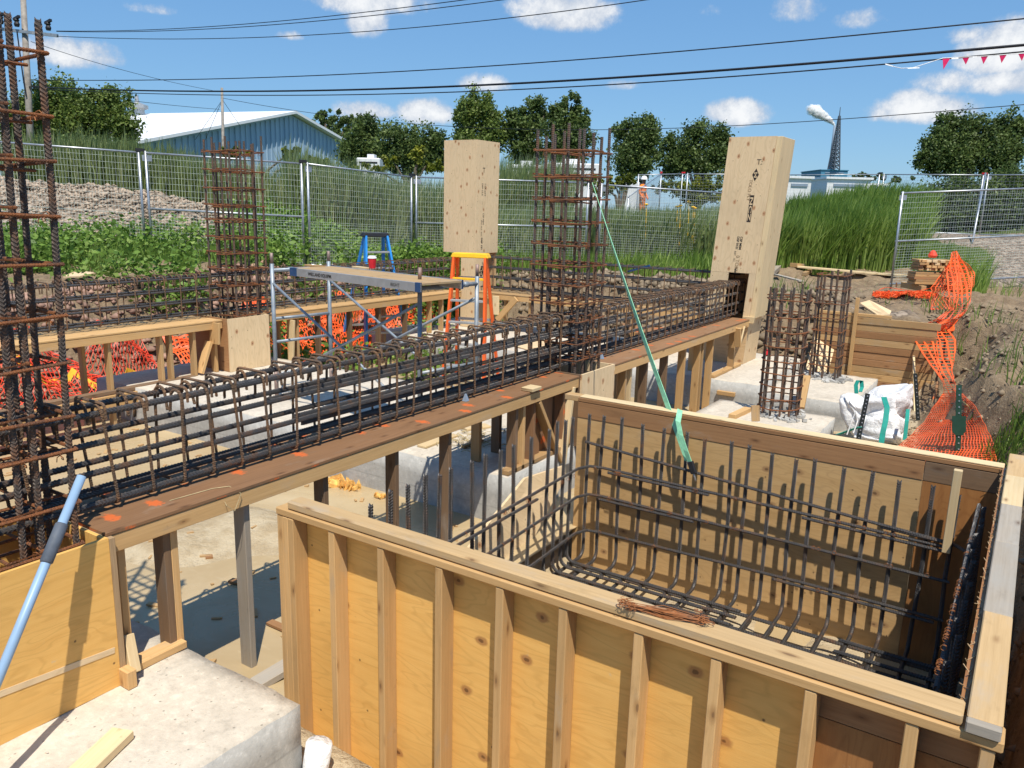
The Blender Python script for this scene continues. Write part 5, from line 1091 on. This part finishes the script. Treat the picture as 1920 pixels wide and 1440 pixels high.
# ---------------- trees ----------------
def tree(name, label, w, lobes, mt='leaf', leaf=.2, dens=.3, group=None, base=None, thin=1.):
    C = []; Sg = []; ti = []; W_ = 0; leaf *= .62; dens *= 1.1
    for (x, y, rx, ry) in lobes:
        s = w/FPX; k = max(10, int(rx*ry*.03)); c0 = uw(x, y, w); d = RNG.normal(size=(k, 3)); d /= np.linalg.norm(d, axis=1)[:, None]; r = RNG.random(k)**(1/2.6)
        rd = min(rx, ry*1.1)*.85
        q = c0+np.outer(d[:, 0]*r*rx*s, AR)+np.outer(d[:, 1]*r*ry*s, (0, 0, 1))+np.outer(d[:, 2]*r*rd*s, (AF[0], AF[1], 0))
        C.append(q); Sg.append(np.full((k, 3), min(rx, ry)*s*.23)*RNG.uniform(.6, 1.3, (k, 1))); ti.append(np.clip(RNG.normal(.45, .22, k), 0, 1)); W_ += rx*ry
    C = np.concatenate(C); Sg = np.concatenate(Sg); ti = np.concatenate(ti)
    n = int(W_*dens*3.14*(.2*w/40/leaf)**1.2*thin); V, F, t_ = leaves(C, Sg, n, leaf, ti, .8)
    bx_, by_ = base if base else (sum(l[0] for l in lobes)/len(lobes), 0); g = uw(bx_, 380, w); gz = float(H(np.array([g[0]]), np.array([g[1]]))[0])
    t = thing(name, label, 'tree' if 'tree' in name or 'poplar' in name else 'bush', (g[0], g[1], gz), group)
    o = np_mesh('crown', V-np.array((g[0], g[1], gz)), F, M[mt], t_, parent=t)
    m_ = MB(); top = max(lobes, key=lambda l: -l[1]); tp = uw(top[0], top[1], w); rt = .012*w*.5
    m_.tube([np.array((g[0], g[1], gz-.2)), np.array((g[0], g[1], gz))*.6+tp*.4, tp], [rt, rt*.7, rt*.15], 7)
    for (x, y, rx, ry) in lobes: e = uw(x, y-ry*.3, w); m_.tube([np.array((g[0], g[1], gz))*.65+tp*.35, (np.array((g[0], g[1], gz))+tp+e)/3+np.array((0, 0, .2)), e], [rt*.45, rt*.3, rt*.08], 5)
    m_.build('trunk', M['bark'], t); return t
TG = 'trees along the horizon'
tree('leafy_tree', 'big cottonwood behind the left utility pole and rebar', 36, [(105, 178, 42, 36), (70, 215, 48, 42), (160, 225, 55, 46), (212, 192, 34, 28), (215, 232, 42, 34), (120, 262, 95, 30), (30, 232, 40, 38), (235, 260, 20, 22), (180, 180, 14, 12)], 'leaf', .21, .5, TG)
tree('shrub', 'dark bushy shrub at the foot of the left cottonwood, behind the fence', 30, [(150, 300, 95, 30), (90, 305, 50, 30), (215, 295, 38, 26), (240, 280, 15, 14)], 'leaf_dark', .17, .55, 'bushes')
tree('poplar', 'row top of slim poplars directly behind the blue barn gable', 95, [(586, 240, 9, 20), (600, 232, 9, 26), (609, 226, 7, 22), (622, 232, 9, 25), (638, 226, 9, 24), (650, 238, 9, 22), (664, 236, 9, 22), (676, 245, 9, 18), (630, 265, 45, 25)], 'leaf_dark', .5, .55, TG)
tree('leafy_tree', 'round dense tree at the right end of the barn', 48, [(690, 258, 32, 38), (660, 285, 28, 32), (705, 290, 40, 28), (680, 235, 16, 16)], 'leaf_dark', .24, .6, TG)
tree('leafy_tree', 'lower dense tree left of the upright plywood column box', 46, [(745, 272, 32, 34), (780, 275, 32, 32), (812, 275, 22, 34), (828, 290, 14, 24), (770, 305, 60, 22)], 'leaf_dark', .24, .6, TG)
tree('leafy_tree', 'tall tree directly above the upright plywood column box', 60, [(885, 205, 28, 38), (872, 240, 22, 38), (912, 215, 22, 34), (925, 250, 30, 40), (890, 275, 45, 35), (860, 215, 10, 18)], 'leaf', .3, .5, TG)
tree('leafy_tree', 'pointed tree left of the middle rebar column, second in its clump', 60, [(968, 222, 18, 32), (1000, 208, 22, 26), (985, 250, 32, 40), (1020, 225, 14, 30), (1000, 285, 40, 28), (950, 240, 14, 34)], 'leaf_dark', .3, .5, TG)
tree('leafy_tree', 'twin topped tree behind the middle rebar column', 58, [(1055, 212, 16, 34), (1072, 205, 14, 34), (1090, 222, 16, 30), (1050, 250, 30, 36), (1085, 262, 28, 40), (1065, 290, 40, 26), (1040, 215, 10, 24)], 'leaf_dark', .3, .5, TG)
tree('leafy_tree', 'lone tree with a flat shoulder right of the middle rebar column', 45, [(1205, 250, 30, 36), (1165, 245, 22, 16), (1190, 270, 34, 30), (1175, 300, 32, 34), (1210, 305, 28, 32), (1222, 232, 12, 16)], 'leaf_dark', .22, .55, TG)
tree('leafy_tree', 'dark rounded tree just left of the leaning plywood box', 50, [(1310, 256, 26, 26), (1290, 285, 36, 36), (1345, 262, 26, 26), (1365, 285, 18, 34), (1330, 305, 45, 30), (1250, 280, 16, 28), (1262, 310, 26, 24)], 'leaf_dark', .24, .55, TG)
tree('leafy_tree', 'large dark tree at the right edge above the hedge', 45, [(1790, 246, 42, 28), (1750, 285, 30, 36), (1840, 245, 34, 26), (1888, 232, 22, 26), (1905, 255, 26, 30), (1790, 292, 55, 36), (1850, 285, 50, 40), (1895, 300, 30, 36), (1735, 300, 18, 22), (1772, 230, 20, 16)], 'leaf_dark', .22, .55, TG)
tree('hedge', 'dark hedge behind the distant fence at the right, over the gravel road', 33, [(1725, 392, 34, 40), (1775, 380, 46, 42), (1835, 376, 50, 46), (1895, 370, 48, 50), (1930, 372, 40, 50), (1880, 345, 40, 18), (1760, 415, 60, 25), (1850, 418, 70, 22)], 'leaf_dark', .17, .45, 'bushes')
tree('shrub', 'yellow green shrub under the dark tree, behind the distant fence', 36, [(1285, 350, 40, 14), (1330, 345, 28, 16), (1245, 352, 24, 10), (1310, 365, 50, 16)], 'leaf_yellow', .15, .6, 'bushes')
tree('shrub', 'yellow green shrub behind the reeds right of the middle rebar column', 34, [(1150, 345, 30, 12), (1180, 340, 18, 10), (1130, 355, 20, 12)], 'leaf_yellow', .15, .6, 'bushes')
tree('shrub', 'vine covered shrub with yellow leaves left of the upright plywood box', 30, [(735, 300, 24, 7), (785, 290, 18, 14), (700, 315, 50, 8), (800, 312, 36, 12)], 'leaf_yellow', .14, .5, 'bushes')
tree('shrub', 'low green bush on the slope below the barn end wall', 27, [(545, 288, 26, 9), (590, 300, 30, 10), (440, 285, 30, 12)], 'leaf_yellow', .13, .5, 'bushes')
tree('hedge', 'distant dark tree line low on the horizon behind the white buildings', 260, [(1610, 330, 20, 6), (1640, 333, 26, 6), (1690, 336, 40, 5), (1480, 338, 26, 5)], 'leaf_dark', .9, .8, 'bushes')
# ---------------- barn, sheds, mast ----------------
bn = uw(545, 213, 80); wd = AFN*.94+ARN*.34; rd = AFN*.34-ARN*.94
barn = thing('barn', 'long blue corrugated barn with a white metal roof', 'barn', (bn[0], bn[1], 1)); hw = 19.5; zr = bn[2]; ze = zr-4.25; G = lambda s, r, z: np.array((bn[0]+wd[0]*s+rd[0]*r, bn[1]+wd[1]*s+rd[1]*r, z))
m_ = MB(); m_.prism([G(-hw, 0, 0), G(hw, 0, 0), G(hw, 0, ze), G(0, 0, zr-.1), G(-hw, 0, ze)], (rd[0]*.3, rd[1]*.3, 0))
m_.prism([G(-hw, .3, 0), G(-hw, 70, 0), G(-hw, 70, ze), G(-hw, .3, ze)], (wd[0]*.3, wd[1]*.3, 0)); ow = m_.build('wall', M['barn_wall'], barn)
m_ = MB()
for s in np.arange(-hw+.4, hw, .75):
    zt_ = zr-.25-abs(s)*4.25/hw; p, q = G(s, -.06, 0), G(s, -.06, zt_); m_.bar(p, q, .12, .12, (rd[0], rd[1], 0))
m_.build('wall_ribs', M['barn_wall'], barn)
for s in (-1, 1):
    m_ = MB(); m_.prism([G(0, -.7, zr), G(0, 70, zr), G(s*(hw+1), 70, ze-.2), G(s*(hw+1), -.7, ze-.2)], (0, 0, .25)); m_.build('roof', M['roof_white'], barn)
for r in (32, 46, 60, 18):
    v = G(-1.5, r, zr-.3); m_ = MB(); m_.add(*lathe([(.7, 0), (.7, .8), (1.1, .9), (1.1, 1.2), (.25, 1.5), (.15, 2.2)], v, 10)); m_.build('roof_vent', M['alu'], barn)
m_ = MB(); v = G(4, -.4, 4.0); m_.obox(v, (1, 0, 0), (0, 1, 0), (0, 0, 1), 1.2, 1, .7); m_.build('wall_vent', M['galv_dull'], barn)
def camper(label, x0, x1, y0, y1, w, mt='white_wall'):
    a, b_ = uw(x0, y1, w), uw(x1, y0, w); t = thing('camper', label, 'camper', a, 'parked campers'); L = (x1-x0)*w/FPX; hh = (y1-y0)*w/FPX; c = (a+b_)/2
    r3 = np.array((*ARN, 0)); f3 = np.array((*AFN, 0))
    m_ = MB(); m_.obox(c+f3*1.2-np.array((0, 0, 1.)), r3, f3, (0, 0, 1), L, 2.4, hh+2); m_.build('body', M[mt], t, .05)
    m_ = MB(); m_.obox(c-np.array((0, 0, hh*.35)), r3, f3, (0, 0, 1), L*.8, .03, hh*.3); m_.build('window_band', M['black'], t)
    m_ = MB(); m_.obox(c+f3*1.2+np.array((0, 0, hh/2+.12)), r3, f3, (0, 0, 1), L*.3, .8, .22); m_.build('roof_unit', M['white_wall'], t)
camper('white camper roof behind the reeds right of the upright plywood box', 950, 1025, 309, 318, 40); camper('long white camper roof behind the middle rebar column', 1020, 1128, 306, 318, 38); tree('shrub', 'leafy shrub line in front of the white camper roofs', 31, [(960, 332, 26, 12), (1005, 334, 30, 12), (1060, 334, 36, 12), (1110, 336, 26, 12)], 'leaf', .14, .6, 'bushes')
camper('small white camper roof peeking over the reeds at the barn end', 668, 712, 296, 306, 42); camper('pale camper beside the worker behind the fence', 1172, 1200, 341, 352, 40)
def block(name, label, x0, x1, y0, w, mt, dep=20, par=[('lean', 0)]):
    a, b_ = uw(x0, y0, w), uw(x1, y0, w); r3 = np.array((*ARN, 0)); f3 = np.array((*AFN, 0)); zt_ = a[2]; t = thing(name, label, 'building', (a[0], a[1], 1)); c = (a+b_)/2; c[2] = zt_/2; L = np.linalg.norm(b_-a)
    m_ = MB(); m_.obox(c+f3*dep/2, r3, f3, (0, 0, 1), L, dep, zt_); m_.build('wall', M[mt], t)
    m_ = MB(); m_.obox(c+f3*dep/2+np.array((0, 0, zt_/2+.2)), r3, f3, (0, 0, 1), L+.8, dep+.8, .4); m_.build('roof', M['roof_white' if mt == 'white_wall' else mt], t)
    m_ = MB(); m_.obox(c-f3*.1+np.array((0, 0, zt_/2-1.2)), r3, f3, (0, 0, 1), L*.7, .2, .5); m_.build('window_band', M['chimney_grey'], t); return t
block('industrial_building', 'white low building right of the leaning plywood box', 1478, 1522, 334, 150, 'white_wall'); block('industrial_building', 'long white building below the lattice mast', 1552, 1633, 335, 160, 'white_wall'); block('industrial_building', 'small white building at the end of the distant row', 1632, 1662, 347, 170, 'white_wall')
bs = block('industrial_building', 'blue industrial building under the lattice mast', 1540, 1590, 319, 420, 'blue_shed', 30)
mz = uw(1563, 318, 420); mt_ = uw(1577, 204, 420); hz = mt_[2]-mz[2]
mast = thing('lattice_mast', 'dark steel lattice mast on the horizon beside the smoking chimney', 'mast', mz)
rb = 2.9; A3 = [np.array((math.cos(a), math.sin(a), 0)) for a in (.3, .3+math.pi/2, .3+math.pi, .3+1.5*math.pi)]
for k in A3: m_ = MB(); m_.tube([mz+k*rb, mz+np.array((0, 0, hz*.86))+k*.35], .36, 5); m_.build('leg', M['mast'], mast)
m_ = MB(); nb = 13
for i in range(nb):
    u0, u1 = i/nb, (i+1)/nb; r0, r1 = rb*(1-u0)+.35*u0, rb*(1-u1)+.35*u1; za, zb_ = np.array((0, 0, hz*.86*u0)), np.array((0, 0, hz*.86*u1))
    for j in range(4):
        m_.tube([mz+za+A3[j]*r0, mz+zb_+A3[(j+1) % 4]*r1], .2, 4); m_.tube([mz+za+A3[(j+1) % 4]*r0, mz+zb_+A3[j]*r1], .2, 4); m_.tube([mz+zb_+A3[j]*r1, mz+zb_+A3[(j+1) % 4]*r1], .26, 4)
m_.build('bracing', M['mast'], mast); m_ = MB(); m_.tube([mz+np.array((0, 0, hz*.86)), mz+np.array((0, 0, hz))], [.3, .15], 6); m_.build('antenna', M['mast'], mast)
ch0, ch1 = uw(1557, 318, 430), uw(1565, 238, 430); m_ = MB(); m_.tube([ch0, np.array((ch0[0], ch0[1], ch1[2]))], [1.1, .8], 10); tag(m_.build('chimney', M['chimney_grey'], None, smooth=True), 'slim grey chimney trailing white steam beside the lattice mast', 'chimney')
m_ = MB()
for i in range(170):
    u = random.random()**.8; x = 1565-14*u**.7-28*u**2.2; y = 237-18*u**.55-12*u*u; r = (.6+1.7*u)*random.uniform(.4, 1.1); c = uw(x+random.gauss(0, 4.)*u, y+random.gauss(0, 3.2)*u, 430)+np.array((0, 0, 0)); m_.add(*lathe([(r*math.sin(t), -r*math.cos(t)) for t in np.linspace(.05, 3.09, 8)], c, 10))
tag(m_.build('steam', M['smoke'], None, smooth=True), 'white steam plume drifting left from the chimney', 'steam', kind='stuff')
# ---------------- poles and wires ----------------
p1 = thing('utility_pole', 'grey timber utility pole with a crossarm at the left edge', 'utility pole', uw(62, 372, 34)); b0, t0 = uw(64, 385, 34), uw(42, -30, 34)
m_ = MB(); m_.tube([b0, t0], [.16, .105], 12); m_.build('pole_shaft', M['pole'], p1, smooth=True)
m_ = MB(); m_.bar(uw(-10, 53, 33.9), uw(108, 67, 33.7), .12, .12); m_.build('crossarm', M['galv_dull'], p1)
for (x, y) in ((32, 50), (91, 57), (2, 45)):
    m_ = MB(); q = uw(x, y, 33.7); m_.add(*lathe([(.09, 0), (.12, .1), (.08, .2), (.12, .25), (.06, .35)], q, 8)); m_.bar(q+np.array((-.2, 0, .3)), q+np.array((.25, 0, .38)), .1, .1); m_.build('insulator', M['black'], p1)
m_ = MB(); m_.tube([uw(32, 60, 33.7), uw(44, 150, 33.8), uw(49, 180, 33.8)], .03, 6); m_.build('riser_cable', M['cable'], p1)
p2 = thing('utility_pole', 'slim timber pole in front of the barn roof, holding guy wires', 'utility pole', uw(421, 372, 55)); m_ = MB(); m_.tube([uw(421, 375, 55), uw(416, 165, 55)], [.12, .085], 10); m_.build('pole_shaft', M['pole'], p2, smooth=True)
for e in ((366, 262), (385, 262), (450, 236)): m_ = MB(); m_.tube([uw(417, 187, 55), uw(*e, 58)], .018, 4); m_.build('guy_wire', M['cable'], p2)
def wire(label, pts, w0, w1, r):
    xs = np.array([p[0] for p in pts], float); ys = np.array([p[1] for p in pts], float); co = np.polyfit(xs, ys, min(3, len(pts)-1)); X = np.linspace(xs[0], xs[-1], 48)
    P = [uw(x, np.polyval(co, x), 1/((1-f)/w0+f/w1)) for x, f in zip(X, np.linspace(0, 1, 48))]; m_ = MB(); m_.tube(P, r, 6); tag(m_.build('overhead_wire', M['cable'], None, smooth=True), label, 'wire', 'overhead wires')
wire('topmost thin wire from the left crossarm leaving the picture top', [(106, 58), (300, 55), (700, 21), (960, -12)], 33.7, 24, .013); wire('second thin wire just under the topmost one', [(106, 59), (300, 58), (700, 29), (1000, -8)], 33.7, 24, .013); wire('thin sagging wire third from the picture top', [(108, 68), (350, 73), (700, 58), (1230, -3)], 33.7, 22, .013)
wire('thin wire above the thick black cable', [(60, 150), (328, 149), (700, 137), (1300, 94), (1970, 30)], 34, 17, .016); wire('thick black cable crossing the whole sky', [(52, 163), (420, 170), (700, 168), (950, 158), (1300, 135), (1970, 80)], 34, 15, .028); wire('cable just below the thick black one, carrying the flags', [(52, 165), (300, 177), (700, 176), (1300, 149), (1640, 122), (1970, 92)], 34, 15, .015)
wire('wire slanting from the left pole to the slim pole', [(58, 78), (200, 123), (400, 170)], 34, 55, .012); wire('wire running low to the slim pole in front of the barn', [(60, 160), (225, 186), (412, 205)], 34, 55, .014); wire('long low wire from the slim pole passing the leaning plywood box', [(418, 184), (580, 211), (840, 237), (1100, 243), (1480, 230), (1970, 192)], 55, 30, .016)
fl = thing('flag_line', 'string of pink pennant flags hanging under the cable at the upper right', 'flags', uw(1850, 105, 15))
m_ = MB(); m_.tube([uw(x, y, 15) for x, y in ((1660, 121), (1672, 124), (1690, 128), (1712, 127), (1740, 118), (1768, 109), (1810, 107), (1850, 105), (1890, 102), (1960, 97))], .006, 5); m_.build('rope', M['white'], fl)
for (x, y, wd_, hh, tx) in ((1775, 109, 15, 21, -6), (1811, 107, 14, 14, 0), (1846, 105, 14, 15, -2), (1881, 103, 14, 15, -3), (1916, 101, 13, 13, 0)):
    m_ = MB(); m_.prism([uw(x-wd_/2, y, 15), uw(x+wd_/2, y-1, 15), uw(x+tx, y+hh, 15.05)], AF*.004); m_.build('pennant', M['pink'], fl)
m_ = MB(); 
for (x0, y0, x1, y1) in ((1660, 120, 1674, 124), (1702, 128, 1724, 127), (1784, 110, 1797, 109), (1824, 107, 1832, 106)): m_.strip([uw(x0, y0-1, 14.98), uw(x1, y1-1, 14.98)], [uw(x0, y0+1, 14.98), uw(x1, y1+1, 14.98)])
m_.build('white_ribbon', M['white'], fl)
# ---------------- lumber by the fence ----------------
r3 = np.array((*ARN, 0)); f3 = np.array((*AFN, 0)); U3 = np.array((0, 0, 1.))
lc = hit(1752, 545, .03, 10); lc[2] = float(H(lc[:1], lc[1:2])[0])+.02
for i in range(3): m_ = MB(); m_.obox(lc+r3*(-.3+.3*i)+f3*.2+U3*.05, r3, f3, U3, .09, .8, .1); tag(m_.build('lumber_block', M['lumber_old'], None, .004), 'timber bearer under the lumber pile', 'lumber', 'lumber pile by the fence')
for i in range(5): m_ = MB(); m_.obox(lc+r3*random.uniform(-.03, .03)+U3*(.14+.045*i)+f3*.05, r3, f3, U3, .86, .3, .042); tag(m_.build('lumber_board', M[('lumber', 'lumber_old', 'lumber_red')[i % 3]], None, .003), 'board lying lengthwise in the lower half of the lumber pile', 'lumber', 'boards of the lumber pile')
for row in range(4):
    x = -.40+random.uniform(0, .03)
    while x < .36-.05*row:
        wd_ = random.choice((.04, .09, .09)); m_ = MB(); m_.obox(lc+r3*(x+wd_/2)+U3*(.39+.05*row+random.uniform(-.002, .002))+f3*(.02+random.uniform(0, .05)), f3, r3, U3, .3, wd_-.004, .044); tag(m_.build('lumber_end', M[random.choice(('lumber', 'lumber_pale', 'lumber_old', 'lumber'))], None, .003), 'short lumber piece stacked end outward on top of the pile', 'lumber', 'short pieces of the lumber pile'); x += wd_+random.choice((.002, .004, .05))
m_ = MB(); m_.add(*lathe([(.06, 0), (.08, .04), (.05, .1), (.02, .13)], lc+r3*-.12+U3*.60, 9)); tag(m_.build('orange_cap', M['net_red']), 'small red orange cap on top of the lumber pile', 'cap')
def gboard(label, a, b_, w, h, mt, wa, wb, dz=.03):
    p, q = hit(*a, .06, 10), hit(*b_, .06, 10); scrap(label, p, q, w, h, mt)
gboard('longest pale plank lying along the foot of the bright reeds', (1495, 500), (1716, 519), .24, .04, 'lumber_pale', 19.6, 18.2); gboard('grey plank end under the long pale plank', (1488, 497), (1520, 500), .2, .1, 'lumber_old', 19.4, 19.2); gboard('brown board behind the long pale plank', (1470, 496), (1520, 494), .2, .06, 'lumber_red', 20, 20)
gboard('grey board poking out beside the leaning plywood box', (1447, 512), (1468, 494), .12, .1, 'lumber_grey', 16, 16.5); gboard('thin pale board on soil right of the leaning plywood box', (1455, 515), (1502, 527), .1, .03, 'lumber_grey', 16.5, 16.2); gboard('bearer under the left end of the long pale plank', (1508, 514), (1522, 506), .1, .08, 'lumber_old', 18.6, 19.2)
for pl_, lab in (([(1612, 570), (1630, 565), (1671, 585), (1668, 592), (1648, 594)], 'pale plywood offcut, the upper of two on the soil by the board wall'), ([(1620, 580), (1640, 592), (1660, 591), (1669, 603), (1643, 609)], 'pale plywood offcut, the lower of two on the soil by the board wall')):
    m_ = MB(); P_ = [hit(x, y, .1 if 'upper' in lab else .05) for x, y in pl_]; m_.prism(P_, (0, 0, .018)); tag(m_.build('plywood_offcut', M['ply_pale']), lab, 'plywood offcut')
m_ = MB(); m_.prism([uw(119, 521, 11.6), uw(138, 512, 11.9), uw(160, 511, 11.9), uw(178, 514, 11.6), uw(150, 520, 11.4)], (0, 0, .02)); tag(m_.build('plywood_offcut', M['ply_pale']), 'pale plywood offcut among the weeds behind the far left cage', 'plywood offcut')
m_ = MB(); m_.bar(uy(1178, 509, 11.75), uy(1218, 498, 11.75), .05, .03); tag(m_.build('cloth_strip', M['navy']), 'dark blue cloth strip lying on the rear beam cage', 'cloth')
m_ = MB(); m_.tube([uw(1855, 745, 9), uw(1905, 700, 9.2), uw(1925, 690, 9.3)], .014, 6); tag(m_.build('loose_rod', M['galv']), 'thin grey rod lying on the right bank by the grass', 'rod')
m_ = MB(); m_.bar(uw(1436, 668, 9.2), uw(1436, 655, 9.2), .05, .05); tag(m_.build('red_canister', M['red'], None, .01), 'small red can behind the round rebar cage', 'can')
# ---------------- worker ----------------
def worker():
    g = uw(1203, 398, 27.5); gz = g[2]-.25; tz = uw(1198, 333, 27.5)[2]; hgt = tz-gz
    me = bpy.data.meshes.new('body'); k = hgt/1.78; J = [(0, 0, .95, .15), (0, 0, 1.2, .15), (0, 0, 1.42, .14), (0, -.02, 1.52, .06), (0, -.03, 1.64, .095), (0, -.03, 1.72, .08)]
    V = [(x, y, z) for x, y, z, r in J]; Rr = [j[3] for j in J]; E = [(0, 1), (1, 2), (2, 3), (3, 4), (4, 5)]
    for s in (-1, 1):
        b_ = len(V); V += [(s*.2, 0, 1.40), (s*.25, .02, 1.14), (s*.22, -.12, .92), (s*.21, -.17, .86)]; Rr += [.075, .055, .042, .04]; E += [(2, b_), (b_, b_+1), (b_+1, b_+2), (b_+2, b_+3)]
        b_ = len(V); V += [(s*.1, 0, .86), (s*.11, -.01, .48), (s*.12, .02, .08), (s*.12, -.12, .04)]; Rr += [.1, .075, .055, .05]; E += [(0, b_), (b_, b_+1), (b_+1, b_+2), (b_+2, b_+3)]
    me.from_pydata([tuple(k*c for c in v) for v in V], E, []); o = bpy.data.objects.new('tmp', me); COL.objects.link(o); sk = o.modifiers.new('skin', 'SKIN'); 
    for i, sv in enumerate(me.skin_vertices[0].data): sv.radius = (Rr[i]*k, Rr[i]*k*.8); sv.use_root = i == 0
    o.modifiers.new('sub', 'SUBSURF').levels = 2; dg = bpy.context.evaluated_depsgraph_get(); m2 = bpy.data.meshes.new_from_object(o.evaluated_get(dg)); bpy.data.objects.remove(o)
    for mm in ('hivis', 'skin', 'dark_cloth'): m2.materials.append(M[mm])
    for p in m2.polygons: z = p.center.z/k; p.material_index = 1 if z > 1.5 or (z < .93 and abs(p.center.x) > .19*k) else (2 if z < .1 else 0); p.use_smooth = True
    t = thing('person', 'worker in orange clothing and a white hard hat standing behind the fence', 'person', (g[0], g[1], gz)); t.rotation_euler = (0, 0, YAW+.9); bo = bpy.data.objects.new('body', m2); _link(bo, t)
    m_ = MB(); m_.add(*lathe([(.17*k, 1.69*k), (.135*k, 1.71*k), (.13*k, 1.77*k), (.09*k, 1.83*k), (.03*k, 1.85*k)], (0, -.03*k, 0), 14)); WLOC[t.name] = np.zeros(3); m_.build('hard_hat', M['white'], t, smooth=True)
    m_ = MB(); m_.add(*lathe([(.175*k, 1.16*k), (.178*k, 1.2*k)], (0, 0, 0), 14)); m_.build('reflective_band', M['alu'], t)
worker()
